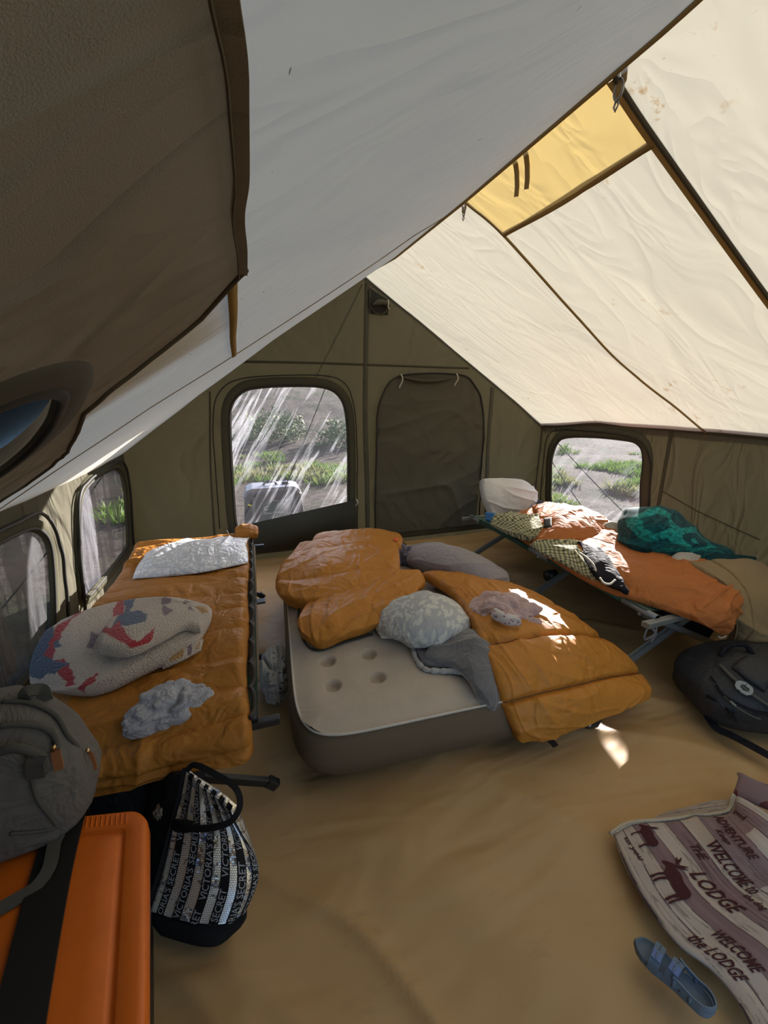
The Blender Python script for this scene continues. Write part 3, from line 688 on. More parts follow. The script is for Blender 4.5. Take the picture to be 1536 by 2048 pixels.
# shrubs on the bank
M_SHRUB = cloth('shrub_leaves', (.16, .20, .08), .8, .25, 3, weave=0)
M_TWIG = cloth('shrub_twigs', (.10, .075, .05), .9, weave=0)
def shrub(c, r, h, seed, label):
    rng = np.random.RandomState(seed); n = 1500; root = empty('shrub', tuple(c), label=label, cat='shrub', group='shrubs on the bank behind the tent')
    d = rng.normal(size=(n, 3)); d /= np.linalg.norm(d, axis=1, keepdims=True); d[:, 2] = np.abs(d[:, 2]); rr = rng.uniform(.55, 1, n)[:, None] * (1 + .3 * noise(d[:, :1] * 3, d[:, 1:2] * 3, d[:, 2:] * 3, seed))
    P = np.array(c) + d * rr * [r, r, h]; s = rng.uniform(.03, .07, n)[:, None]
    a = rng.normal(size=(n, 3)); b = rng.normal(size=(n, 3))
    V = np.stack([P, P + a * s, P + b * s], 1).reshape(-1, 3); mesh_obj('foliage', V, np.arange(n * 3).reshape(-1, 3), M_SHRUB, root, smooth=False)
    st = [tube('', [c, np.array(c) + np.array([math.cos(k) * r * .5, math.sin(k) * r * .5, h * .8])], [.02, .006], None, build=False, seg=5) for k in range(5)]
    mesh_obj('stems', *merge(st), M_TWIG, root)
for i, (x, y, r, h, lb) in enumerate([(-1.2, 11.5, .8, .75, 'leftmost green shrub on the bank seen through the back window'), (.6, 12.6, 1.0, .95, 'middle green shrub on the bank seen through the back window'), (2.6, 11.8, .9, .8, 'rightmost green shrub on the bank seen through the back window')]):
    shrub((x, y, float(terr(np.array(x), np.array(y))) - .05), r, h, 20 + i, lb)
# guy ropes
M_ROPE = plain('dark_guy_rope', (.03, .028, .024), .8)
def rope(a, b, label):
    k = np.linspace(0, 1, 12)[:, None]; a = np.array(a); b = np.array(b); P = a + (b - a) * k; P[:, 2] -= .03 * np.sin(np.pi * k[:, 0])
    r = tube('guy_rope', P, .006, M_ROPE, seg=6, label=label, cat='rope')
    tube('stake', [b + [0, 0, .07], b - [0, 0, .05]], .006, M_STEEL, r)
rope((1.1, YB + .03, 2.5), (-.02, 4.4, gz(-.02, 4.4)), 'dark guy rope slanting from the tent peak past the generator')
rope((XR + .03, YB, 1.16), (XR + .75, 2.75, gz(4, 2.7)), 'thicker guy rope crossing the lower left of the right window')
rope((XR + .03, YB, .95), (XR + .5, 3.2, gz(3.7, 3.2)), 'thin guy rope nearest the corner outside the right window')
for i, (y, s, lb) in enumerate([(3.7, -1.9, 'farther'), (2.4, -2.1, 'nearer')]):
    rope((XL - .03, y, 1.0), (s, y - .5, gz(s, y - .5)), lb + ' dark guy rope outside the left netting windows')
# ------------------------------------------------------------------ generator
M_GEN = plain('dark_grey_plastic', (.055, .053, .065), .5); M_GEN2 = plain('black_plastic', (.02, .02, .024), .5); M_GENT = plain('grey_plastic_trim', (.16, .16, .18), .45)
M_PRINT = plain('pale_print', (.62, .63, .66), .6); M_TEAL = plain('teal_grey_badge', (.04, .07, .07), .5); M_YEL = plain('yellow_tag', (.75, .7, .08), .6)
gx0, gy0, gw, gd, gh = .155, 4.86, .70, .40, .56
gen = empty('generator', (gx0, gy0, gz(gx0, gy0)), label='dark grey portable inverter generator standing outside behind the back window', cat='generator')
GZ = gen.location.z
def prism(name, prof, y0, y1, mat, parent, bev=.02, ax='y'):
    """polygon in x,z extruded along y, all edges bevelled"""
    bm = bmesh.new(); a = [bm.verts.new((x, y0, z)) for x, z in prof]; b = [bm.verts.new((x, y1, z)) for x, z in prof]; n = len(prof)
    bm.faces.new(a[::-1]); bm.faces.new(b)
    for i in range(n): bm.faces.new((a[i], a[(i + 1) % n], b[(i + 1) % n], b[i]))
    bmesh.ops.recalc_face_normals(bm, faces=bm.faces[:])
    if bev: bmesh.ops.bevel(bm, geom=bm.edges[:], offset=bev, segments=3, affect='EDGES', profile=.5)
    bm.verts.index_update(); V = [tuple(v.co) for v in bm.verts]; Fc = [[v.index for v in f.verts] for f in bm.faces]; bm.free()
    return mesh_obj(name, V, Fc, mat, parent, smooth=False)
x0, x1 = gx0 - gw / 2, gx0 + gw / 2; y0, y1 = gy0 - gd / 2, gy0 + gd / 2
prism('body', [(x0 + .02, GZ + .05), (x0, GZ + .2), (x0 + .03, GZ + gh - .07), (x0 + .08, GZ + gh - .03), (x1 - .08, GZ + gh - .03), (x1 - .03, GZ + gh - .07), (x1, GZ + .2), (x1 - .02, GZ + .05)], y0, y1, M_GEN, gen, .02)
prism('top_shell', [(x0 + .01, GZ + gh - .10), (x0 + .05, GZ + gh - .01), (x0 + .12, GZ + gh + .015), (x1 - .12, GZ + gh + .015), (x1 - .05, GZ + gh - .01), (x1 - .01, GZ + gh - .10)], y0 + .02, y1 - .02, M_GENT, gen, .012)
for s in (x0 + .10, x1 - .10): bar('side_rib', (s, y0 - .006, GZ + .10), (s + (.03 if s < gx0 else -.03), y0 - .006, GZ + gh - .08), .02, .035, M_GENT, gen)
tube('handle', [(gx0 - .10, gy0 - .02, GZ + gh + .01), (gx0 - .08, gy0 - .02, GZ + gh + .05), (gx0 + .03, gy0 - .02, GZ + gh + .055), (gx0 + .06, gy0 - .02, GZ + gh + .01)], .016, M_GEN2, gen)
tube('fuel_cap', [(gx0 + .16, gy0, GZ + gh), (gx0 + .16, gy0, GZ + gh + .04)], .045, M_GEN2, gen, seg=20)
for sx in (x0 + .1, x1 - .1):
    for sy in (y0 + .06, y1 - .06): tube('foot', [(sx, sy, GZ), (sx, sy, GZ + .06)], .03, M_GEN2, gen, seg=12)
bar('badge', (gx0 - .14, y0 - .004, GZ + .27), (gx0 + .10, y0 - .004, GZ + .27), .01, .26, M_TEAL, gen)
bar('side_tag', (x0 + .06, y0 - .004, GZ + .40), (x0 + .10, y0 - .004, GZ + .38), .008, .02, M_YEL, gen)
bar('name_plate', (gx0 - .02, y0 - .004, GZ + .42), (gx0 + .23, y0 - .004, GZ + .42), .01, .035, M_GEN2, gen)
def gtext(s, x, z, size, mat=M_PRINT):
    V, Fc = text_geo(s, size); V = np.stack([V[:, 0] + x, np.full(len(V), y0 - .0115), V[:, 1] + z], 1); mesh_obj('lettering', V, Fc, mat, gen, smooth=False)
gtext('Digital Inverter Generator', gx0 - .01, GZ + .413, .021); gtext('C', gx0 - .12, GZ + .315, .07); gtext('Onan P4500i', gx0 - .12, GZ + .265, .042)
gtext('Digital Inverter Generator', gx0 - .12, GZ + .235, .016, M_GENT); gtext('REMOTE START', gx0 + .13, GZ + .25, .018); gtext('CAPABLE', gx0 + .13, GZ + .225, .016)
# ================================================================== LEFT COT
M_BLK = plain('black_coated_steel', (.018, .017, .016), .45)
M_SLEEVE = cloth('brown_cot_cloth', (.17, .125, .085), .85, weave=.3)
M_COTG = cloth('green_cot_cloth', (.035, .075, .05), .85, weave=.3)
def wrinkled(name, col, col2, rough=.55, sc=9, wr=.5, sheen=.15, stretch=(1, 1, 1), spec=.35):
    t = NT(name); o = t.coord('Object')
    c = t.mix(t.noise(o, 5, 3, .6), col2, col)
    w = t.noise(t.coord('Object', stretch), sc * .75, 2, .5, 1.2); w2 = t.noise(t.coord('Object', stretch, (0, 0, 1.1)), sc * 2.0, 2, .5, .8)
    nrm = t.bump(t.ramp(w, [(.25, 0), (.5, 1), (.75, 0)], 'EASE'), wr * .6, .022)
    nrm = t.bump(t.ramp(w2, [(.27, 0), (.5, 1), (.73, 0)], 'EASE'), wr * .35, .008, nrm)
    return t.done(t.pbsdf(c, rough, nrm, Sheen_Weight=sheen, Specular_IOR_Level=spec))
M_BAGL = wrinkled('brown_bag_shell', (.42, .175, .028), (.34, .135, .022), wr=.7, sheen=0, spec=.22)
M_BAGM = wrinkled('tan_orange_bag_shell', (.50, .205, .032), (.42, .165, .025), .5, sc=7, wr=.6, sheen=0, spec=.25)
M_RUST = wrinkled('rust_bag_shell', (.42, .145, .04), (.34, .11, .03), .7, sc=8, wr=.7, sheen=0, spec=.15)
M_BIND = plain('black_binding', (.02, .016, .012), .7)
M_PADDLE = plain('dark_olive_plastic', (.05, .055, .04), .6)

def cot(root, xn, xf, y0, y1, h, legs, m_rail, m_deck, m_leg, ends=True):
    """folding camp cot: two side rails, end bars, stretched deck, crossed leg pairs"""
    for x in (xn, xf): tube('side_rail', [(x, y0, h), (x, y1, h)], .016, m_rail, root, seg=12)
    for y in (y0, y1): bar('end_bar', (min(xn, xf) - .09, y, h - .02), (max(xn, xf) + .09, y, h - .02), .028, .028, m_leg, root)
    a, b = min(xn, xf), max(xn, xf)
    holed('deck', a - .018, b + .018, 30, y0 + .05, y1 - .05, 60, lambda p, q: np.stack([p, q, h + .018 - .05 * np.sin(np.pi * (p - a) / (b - a)) * 1.0], -1), [], m_deck, root)
    for y in legs:
        for i, (p, q) in enumerate(((a, b), (b, a))):
            s = .014 * (1 if i else -1)
            l = bar('leg', (p, y + s, h - .02), (q + (.05 if q > p else -.05), y + s, .03), .022, .034, m_leg, root)
            bar('foot', (q + (.02 if q > p else -.02), y + s, .05), (q + (.055 if q > p else -.055), y + s, .014), .030, .040, M_PADDLE if m_leg is not M_BLK else M_BLK, l)
cotl = empty('camp_cot', (-.45, 2.1, 0), label='black framed camp cot along the netting windows under the brown sleeping bag', cat='cot')
cot(cotl, -.09, -.80, 1.22, 3.02, .415, (1.30, 2.12, 2.92), M_BLK, M_COTG, M_BLK)
tube('rail_sleeve', [(-.088, 1.44, .415), (-.088, 2.06, .415)], .024, M_SLEEVE, cotl, seg=10, label='brown cloth sleeve on the rail')
tube('rail_sleeve', [(-.088, 2.16, .415), (-.088, 2.95, .415)], .024, M_SLEEVE, cotl, seg=10, label='brown cloth sleeve on the rail')
tube('hinge_clip', [(-.088, 2.06, .415), (-.088, 2.14, .415)], .022, M_BLK, cotl, seg=10)
bar('hinge_tab', (-.07, 2.10, .41), (-.02, 2.10, .41), .05, .012, M_BLK, cotl)

def pufL(x, y, U, V):
    tuft = np.abs(np.sin(np.pi * y / .155)) ** .6
    e = sstep(.22, 0, (1 - U) * .75)
    return .030 + .030 * tuft * (.45 + .55 * e) + .030 * (folds(x, y, 10, 4.0, 3, 101, .9) - .3) + .014 * folds(x, y, 70, 6, 3, 102, .8) * sstep(.5, .1, V) + .012 * folds(x, y, -30, 9, 3, 103, .8)
yy = [1.17, 1.20, 1.45, 1.8, 2.15, 2.5, 2.8, 3.06]; zz = [.335, .42, .445, .445, .445, .445, .45, .47]
ctrl = [[(x - .01 * math.sin(y * 9), y, z) for x in (-.87, -.68, -.48, -.28, -.105)] for y, z in zip(yy, zz)]
bagl, TL = puffed('sleeping_bag', ctrl, 150, 300, M_BAGL, None, pufL, .004, .045, label='dark mustard brown sleeping bag with black zip edge spread on the left cot', cat='sleeping bag')
k = np.linspace(0, 1, 200); yk = 1.19 + k * 1.82
tube('zip_edge', np.stack([-.093 + .016 * (np.abs(np.sin(np.pi * (yk - 1.19) / .155)) ** .7) - .006, yk, .458 + .008 * np.sin(yk * 40)], 1), .0085, M_BIND, bagl, seg=6)
tube('zip_edge', np.stack([-.86 + k * .76, 1.166 + .006 * np.sin(k * 20), .345 + .006 * np.sin(k * 33)], 1), .008, M_BIND, bagl, seg=6)
puffed('curled_end', [[(-.20, 2.92, .50), (-.12, 2.93, .50), (-.04, 2.95, .49)], [(-.20, 3.02, .53), (-.12, 3.03, .54), (-.03, 3.03, .52)], [(-.20, 3.10, .49), (-.12, 3.11, .50), (-.03, 3.10, .48)]], 30, 30, M_BAGL, bagl, .035, .02, .03, disp=lambda x, y, U, V: .012 * folds(x, y, 80, 18, 3, 5))

# silver satin pillow
def leaves(name, a, b, rough, sc=26, metal=0.0, wr=.35, spec=.5):
    t = NT(name); u = t.n('ShaderNodeTexCoord').outputs['UV']
    d = t.n('ShaderNodeTexNoise', {'Vector': u, 'Scale': 9.0, 'Detail': 1.0}).outputs['Color']
    uu = t.n('ShaderNodeMix', {0: .06, 4: u, 5: d}, data_type='VECTOR').outputs[1]
    m1 = t.n('ShaderNodeMapping', {0: uu, 'Scale': (1.0, 2.0, 1), 'Rotation': (0, 0, .6)}).outputs[0]
    v1 = t.n('ShaderNodeTexVoronoi', {'Vector': m1, 'Scale': sc, 'Randomness': .8}).outputs['Distance']
    m2 = t.n('ShaderNodeMapping', {0: uu, 'Scale': (2.0, 1.0, 1), 'Rotation': (0, 0, .5), 'Location': (3, 1, 0)}).outputs[0]
    v2 = t.n('ShaderNodeTexVoronoi', {'Vector': m2, 'Scale': sc, 'Randomness': .8}).outputs['Distance']
    f = t.ramp(t.math('MINIMUM', v1, v2), [(.34, 1), (.38, 0)])
    o = t.coord('Object'); nrm = t.bump(t.ramp(t.noise(o, 7, 3, .5, 1.5), [(.33, 0), (.5, 1), (.67, 0)]), wr, .02)
    return t.done(t.pbsdf(t.mix(f, a, b), rough, nrm, Metallic=metal, Specular_IOR_Level=spec))
M_SILVER = leaves('silver_satin', (.66, .68, .74), (.86, .87, .90), .36, 30, .1, .5)
puffed('pillow', [[(-0.742, 2.430, .50), (-0.551, 2.400, .50), (-0.350, 2.400, .50), (-0.106, 2.460, .50)], [(-0.753, 2.590, .51), (-0.551, 2.590, .51), (-0.339, 2.590, .51), (-0.106, 2.620, .51)], [(-0.742, 2.750, .51), (-0.551, 2.760, .51), (-0.339, 2.760, .51), (-0.117, 2.780, .51)], [(-0.721, 2.880, .50), (-0.530, 2.900, .50), (-0.339, 2.910, .50), (-0.095, 2.930, .51)]], 110, 80, M_SILVER, None,
       lambda x, y, U, V: .085 * (np.sin(np.pi * U) * np.sin(np.pi * V)) ** .6 + .020 * (folds(x, y, 78, 7, 3.5, 111, .8) - .3) * sstep(.25, .6, V) + .010 * folds(x, y, 15, 9, 4, 112), .0, .012, label='silvery satin leaf-print pillow at the head of the left cot', cat='pillow')

# sherpa blanket, woven red and blue motifs
CR, RED, BLU, MAU, OCH = (.58, .49, .40), (.42, .035, .045), (.085, .12, .19), (.22, .15, .17), (.50, .30, .12)
def sherpa_paint(shapes, base=CR):
    def f(x, y, U, V):
        C = np.empty(U.shape + (3,)); C[:] = base
        jx_, jy_ = .012 * noise(x * 45, y * 45, 0, 5), .012 * noise(x * 45, y * 45, 3, 6)
        for col, poly in shapes:
            C[inside(U + jx_, V + jy_, np.array(poly))] = col
        return C
    return f
M_SHERPA = patterned('sherpa_fleece', .95, 1.0, 150, .4, .22, .05, curly=True)
sb_ctrl = pix([[(84, 1368, .50), (140, 1390, .50), (208, 1388, .50), (300, 1345, .50), (392, 1302, .49)],
               [(72, 1330, .54), (150, 1345, .55), (235, 1330, .54), (320, 1300, .52), (408, 1272, .50)],
               [(88, 1288, .58), (165, 1290, .58), (255, 1272, .57), (340, 1250, .54), (422, 1245, .50)],
               [(118, 1255, .57), (180, 1232, .56), (265, 1214, .54), (350, 1205, .53), (425, 1222, .50)]])
bl, TB = puffed('blanket', sb_ctrl, 230, 130, M_SHERPA, None, lambda x, y, U, V: .030 + .034 * folds(x, y, 25, 3.2, 4, 121, .8), .0, .04,
   paint=sherpa_paint([(BLU, [(0, .2), (.12, .18), (.16, .32), (.10, .5), (.18, .56), (.08, .72), (0, .8)]), (RED, [(.10, .45), (.16, .42), (.13, .60), (.16, .78), (.26, .96), (.20, .98), (.10, .78)]),
     (RED, [(.16, .40), (.21, .44), (.33, .14), (.29, .12)]), (RED, [(.38, .0), (.45, .08), (.42, .22), (.38, .14)]), (BLU, [(.04, .30), (.2, .26), (.24, .38), (.12, .44)]),
     (MAU, [(.30, .55), (.34, .5), (.35, .66), (.31, .7)]), (RED, [(.40, .70), (.45, .66), (.47, .98), (.42, .98)]), (BLU, [(.46, .74), (.58, .70), (.60, .78), (.5, .82), (.54, .96), (.47, .98)]),
     (MAU, [(.68, .72), (.74, .82), (.69, .95)]), (OCH, [(.9, .6), (.97, .66), (.95, .86), (.9, .8)]), (MAU, [(.80, .74), (.88, .86), (.82, .9)])]),
   label='cream sherpa blanket with red and blue woven motifs heaped on the left cot', cat='blanket')
fl_ctrl = pix([[(200, 1325, .585), (262, 1330, .575), (325, 1302, .56), (372, 1275, .55), (404, 1282, .53)],
               [(205, 1292, .60), (265, 1285, .595), (330, 1265, .58), (380, 1248, .56), (408, 1262, .53)],
               [(225, 1262, .60), (275, 1246, .595), (325, 1234, .585), (370, 1232, .57), (400, 1246, .54)]])
fl, _ = puffed('folded_layer', fl_ctrl + [0, 0, .04], 120, 60, M_SHERPA, bl, lambda x, y, U, V: .022 + .014 * folds(x, y, 30, 5, 4, 125, .8), .02, .03,
   paint=sherpa_paint([(BLU, [(.1, .55), (.36, .5), (.38, .7), (.26, .95), (.12, .95)]), (RED, [(.02, .6), (.10, .5), (.14, .7), (.30, .1), (.42, .3), (.40, .04), (.26, .04), (.0, .5)]), (MAU, [(.5, .5), (.6, .62), (.5, .9)]), (MAU, [(.72, .6), (.8, .5), (.78, .85)])]))
un, _ = puffed('underside_fold', pix([[(325, 1340, .49), (365, 1322, .50), (402, 1302, .50)], [(315, 1312, .52), (365, 1290, .53), (408, 1278, .52)]]), 60, 30, M_SHERPA, bl, .018, .0, .03,
   paint=sherpa_paint([(OCH, [(.2, .2), (.5, .1), (.55, .8), (.3, .8)]), (MAU, [(.62, .1), (.72, .1), (.7, .9), (.6, .9)]), (OCH, [(.8, .2), (.9, .2), (.9, .9)])]))
M_TEE = cloth('heather_grey_jersey', (.42, .42, .45), .9, .12, 30, .4, 14, weave=.3)
c = W(337, 1412, .49)
crumple('tee_shirt', (c[0], c[1], .462), (.13, .085, .085), M_TEE, None, 7, .34, 1.9, 60, .35, label='crumpled heather grey tee shirt near the foot of the left cot', cat='shirt')

# patterned clothing dropped on the floor between cot and mattress
t = NT('grey_print_jersey'); u = t.n('ShaderNodeTexCoord').outputs['UV']
v = t.n('ShaderNodeTexVoronoi', {'Vector': t.n('ShaderNodeMapping', {0: u, 'Scale': (1, 1.8, 1)}).outputs[0], 'Scale': 34.0}).outputs['Distance']
f = t.ramp(t.math('MULTIPLY', t.math('ADD', v, 0.0), t.math('ADD', t.noise(u, 60, 2), .5)), [(.17, 1), (.21, 0)])
M_PRT = t.done(t.pbsdf(t.mix(f, (.40, .39, .36), (.05, .05, .055)), .9, t.bump(t.noise(t.coord('Object'), 18, 3, .6, 1), .5, .01)))
crumple('pyjama_top', (-.005, 1.93, .0), (.085, .20, .15), M_PRT, None, 12, .34, 1.9, 60, .0, label='grey clothing with small dark print dropped on the floor beside the left cot', cat='clothing')

# ================================================================== TOTE, BACKPACK, SHINY BAG, DARK DUFFEL
M_ORANGE = plain('orange_plastic', (.72, .155, .008), .45, bump=.06, bs=300)
M_TBLK = plain('black_tote_plastic', (.014, .013, .012), .45)
O2 = np.array([-.372, .985]); ex = np.array([-math.cos(.2), math.sin(.2)]); ey = np.array([math.sin(.2), -math.cos(.2)])
LW, LL, LH = .47, .72, .42
def lid_ring(inset, z, r=.05):
    p = rrect(inset, LW - inset, inset, LL - inset, max(.012, r - inset * .6), 9)
    return np.array([[*(O2 + ex * a + ey * b), z] for a, b in p])
def stack(name, rs, mat, parent, **kw):
    n = len(rs[0]); V = np.concatenate(rs); f = []
    for i in range(len(rs) - 1):
        for j in range(n):
            k = (j + 1) % n; f.append((i * n + j, i * n + k, (i + 1) * n + k, (i + 1) * n + j))
    f.append(tuple((len(rs) - 1) * n + j for j in range(n))); f.append(tuple(range(n))[::-1])
    o = mesh_obj(name, V, f, mat, parent, **kw); return o
tote = empty('storage_tote', (*(O2 + ex * LW / 2 + ey * LL / 2), 0), label='orange lidded black storage tote in the near left corner', cat='storage box')
stack('lid', [lid_ring(i, z) for i, z in ((.004, LH - .050), (.0, LH - .045), (.0, LH - .016), (.003, LH - .006), (.010, LH - .001), (.018, LH), (.052, LH), (.056, LH - .002), (.061, LH - .007), (.067, LH - .007), (.072, LH - .002), (.076, LH + .001), (.12, LH + .002), (.19, LH + .003))], M_ORANGE, tote, label='orange lid')
stack('body', [lid_ring(i, z) for i, z in ((.055, 0), (.05, .004), (.02, LH - .07), (.012, LH - .045))], M_TBLK, tote, label='black body')
def tw(a, b, z): p = O2 + ex * a + ey * b; return (p[0], p[1], z)
stp = [tw(.205, -.012, LH - .20), tw(.205, -.010, LH - .02), tw(.205, -.004, LH + .004), tw(.205, .02, LH + .008), tw(.215, .2, LH + .009), tw(.215, .5, LH + .009), tw(.205, LL + .004, LH + .004), tw(.205, LL + .012, LH - .1)]
tube('black_band', spline(stp, 50), 0, M_TBLK, tote, flat=(.085, .006, (ex[0] * 0, 0, 1)), label='broad black band over the lid')
for i in range(11): a = .055 + i * .0125; bar('lid_rib', tw(a, .012, LH + .0005), tw(a, .045, LH + .0005), .003, .004, M_ORANGE, tote, bev=.001)

# grey canvas backpack
M_BPK = cloth('grey_felted_canvas', (.17, .155, .135), .95, .16, 40, .35, 9, weave=.6, wvs=500)
M_BPD = cloth('dark_grey_webbing', (.10, .095, .08), .9, weave=.5)
M_LEATHER = plain('tan_leather', (.30, .115, .04), .5); M_BRASS = plain('brass', (.75, .50, .22), .3, 1)
M_VOID = cloth('black_lining', (.012, .012, .014), .9)
bx, by = -.735, 1.045
bp = empty('backpack', (bx, by, .424), label='grey felt backpack with tan leather zip pulls on the orange tote', cat='backpack')
BR = loft([(bx, by, .424, .19, .10, 3.0), (bx, by, .45, .215, .125, 2.8), (bx, by + .005, .54, .232, .135, 2.6), (bx - .005, by + .01, .64, .222, .13, 2.5), (bx - .01, by + .015, .72, .195, .115, 2.4), (bx - .015, by + .02, .77, .15, .09, 2.3), (bx - .015, by + .02, .795, .08, .05, 2.1)], 6)
def bpdisp(V):
    c = V.mean(1, keepdims=True); d = V - c; L = np.linalg.norm(d[..., :2], axis=-1)
    a = .012 * folds(V[..., 0] * 1.0, V[..., 2], 70, 6, 3, 131, .8) + .010 * folds(V[..., 1] * 2 + V[..., 0], V[..., 2], 20, 5, 3, 132, .8)
    V = V.copy(); V[..., :2] += d[..., :2] / (L[..., None] + 1e-6) * (a[..., None] - .008); return V
hc = np.array([-.80, .93, .70])
bp_hole = lambda c: ((((c[:, 0] - hc[0]) / .135) ** 2 + ((c[:, 2] - hc[2]) / .048) ** 2) < 1) & (c[:, 1] < by)
rings('body', BR, M_BPK, bp, 110, disp=bpdisp, holes=bp_hole)
rings('lining', [(a, b, z, rx * .90, ry * .9, p) for a, b, z, rx, ry, p in BR[2:-2]], M_VOID, bp, 50, holes=lambda c: (c[:, 1] < by - .02) & (c[:, 2] > .66) & (c[:, 2] < .75), cap=False)
crumple('packed_clothes', (-.80, 1.0, .62), (.12, .06, .08), cloth('teal_grey_clothes', (.07, .12, .13), .9), bp, 5, .3, 3, 24)
def on_bp(px, py, off=.008):
    """front surface of the pack on the sight line"""
    d = ray(px, py); d = d / np.linalg.norm(d); P0 = np.array([0, 0, H]); R = np.array(BR)
    for i in range(700, 1800):
        q = P0 + d * i * .001
        if .424 < q[2] < .795:
            cx, cy, rx, ry = (np.interp(q[2], R[:, 2], R[:, j]) for j in (0, 1, 3, 4))
            if abs((q[0] - cx) / rx) ** 2.6 + abs((q[1] - cy) / ry) ** 2.6 < 1: return q - d * off
    return WY(px, py, by)
zp = np.array([on_bp(*q) for q in [(0, 1452), (35, 1449), (75, 1452), (100, 1463), (112, 1480), (113, 1500)]]); tube('main_zip', spline(zp, 40), .007, M_BPD, bp)
zp = np.array([on_bp(*q, .006) for q in [(5, 1402), (60, 1406), (110, 1430), (135, 1470), (160, 1500), (172, 1540), (170, 1580)]]); tube('side_zip', spline(zp, 50), .0055, M_BPD, bp)
tube('top_loop', spline([on_bp(50, 1398, 0), on_bp(55, 1390, .02) + [0, 0, .01], on_bp(85, 1388, .02) + [0, 0, .012], on_bp(93, 1402, 0)], 20), 0, M_BPD, bp, flat=(.03, .006, (0, -.6, .8)))
hp = np.array([on_bp(*q, o) for q, o in [((0, 1503), .03), ((30, 1497), .04), ((60, 1503), .045), ((85, 1515), .03), ((88, 1545), .012)]]); tube('carry_handle', spline(hp, 30), .010, M_BPD, bp)
tube('handle_tab', spline([on_bp(72, 1556, .010), on_bp(70, 1530, .035), on_bp(78, 1508, .045)], 14), 0, M_BPD, bp, flat=(.035, .006, (.2, -.8, .6)))
for (a, b), (c_, d_) in (((111, 1502), (119, 1540)), ((178, 1508), (187, 1540))):
    p, q = on_bp(a, b, .02), on_bp(c_, d_, .02); z_ = tube('zip_pull', [p, p + (q - p) * .2, q], 0, M_LEATHER, bp, flat=(.019, .005, (.1, -.85, .5)), label='tan leather zip pull')
    tube('pull_ring', [p + [0, 0, .004], p + [0, -.003, .018]], .0045, M_BRASS, z_)
cr = np.array([on_bp(*q, .006) for q in [(62, 1555), (75, 1600), (105, 1640), (120, 1665)]]); tube('seam', spline(cr, 30), .004, M_BPD, bp)
cr = np.array([on_bp(*q, .006) for q in [(175, 1600), (140, 1640), (95, 1660), (20, 1668)]]); tube('seam', spline(cr, 30), .004, M_BPD, bp)
w0 = [on_bp(118, 1668, .01), W(108, 1690, .44), W(98, 1735, LH + .02), W(70, 1775, LH + .013), W(30, 1800, LH + .012), W(-30, 1835, LH + .012)]
tube('shoulder_strap', spline(w0, 40), 0, M_BPD, bp, flat=(.028, .004, (.1, -.3, .95)))

# sequin tote bag
t = NT('sequin_stripes'); u = t.n('ShaderNodeTexCoord').outputs['UV']
sx = t.n('ShaderNodeSeparateXYZ', {0: u}).outputs
g = t.n('ShaderNodeTexBrick', {'Vector': u, 'Scale': 1.0, 'Mortar Size': .0006, 'Brick Width': .0055, 'Row Height': .0045, 'Color1': (0, 0, 0, 1), 'Color2': (1, 1, 1, 1), 'Mortar': (.5, .5, .5, 1)}, offset=.5)
flip = t.ramp(t.noise(u, 16, 4, .7, .6), [(.50, 0), (.53, 1)], 'CONSTANT')
tilt = t.n('ShaderNodeTexWhiteNoise', {'Vector': t.n('ShaderNodeVectorMath', {0: u, 1: (.0055, .0045, 1)}, operation='SNAP').outputs[0]}, noise_dimensions='2D').outputs
nm = t.n('ShaderNodeNewGeometry').outputs['Normal']
jit = t.n('ShaderNodeVectorMath', {0: tilt['Color'], 1: (.5, .5, .5)}, operation='SUBTRACT').outputs[0]
amt = t.math('ADD', t.math('MULTIPLY', flip, .75), .06)
nn = t.n('ShaderNodeVectorMath', {0: nm, 1: t.n('ShaderNodeVectorMath', {0: jit, 'Scale': amt}, operation='SCALE').outputs[0]}, operation='ADD').outputs[0]
nn = t.n('ShaderNodeVectorMath', {0: nn, 1: (.5, .15, .7)}, operation='ADD').outputs[0]
nn = t.n('ShaderNodeVectorMath', {0: nn}, operation='NORMALIZE').outputs[0]
colr = t.mix(flip, (1.0, .97, .86), t.ramp(t.noise(u, 30, 2), [(.35, (.25, .33, .55)), (.5, (.5, .48, .44)), (.62, (.5, .36, .24))]))  # cream roof reflection and blue glints mixed into the sequin colour
colr = t.mix(t.math('MULTIPLY', g.outputs['Fac'], .8), colr, (.03, .03, .03))
M_SEQ = t.done(t.pbsdf(colr, .26, nn, Metallic=.7))
M_BAND = cloth('black_stripe_ribbon', (.014, .013, .013), .7, weave=.3)
M_LET = plain('grey_print', (.42, .42, .42), .6)
shop = empty('tote_bag', tuple(W(410, 1850, 0)), label='silver sequin striped tote bag with black handles and lettering beside the orange tote', cat='bag')
fc = pix([[(300, 1820, .065), (345, 1832, .055), (400, 1842, .055), (455, 1840, .06), (490, 1812, .07)],
          [(325, 1745, .16), (372, 1752, .165), (425, 1757, .17), (478, 1758, .165), (517, 1742, .15)],
          [(347, 1660, .27), (388, 1662, .285), (430, 1662, .29), (470, 1665, .28), (502, 1682, .24)],
          [(364, 1595, .35), (395, 1605, .365), (425, 1608, .365), (457, 1620, .355), (487, 1645, .31)],
          [(375, 1538, .425), (398, 1556, .425), (420, 1570, .42), (445, 1588, .41), (472, 1612, .385)]])
face, TF = puffed('sequin_panel', fc, 120, 140, M_SEQ, shop, lambda x, y, U, V: .008 + .010 * folds(x, y, 75, 8, 4, 141, .6), .004, .01)
NS = 6; e0 = (.13, .30, .47, .63, .78, .92)
bw = .041
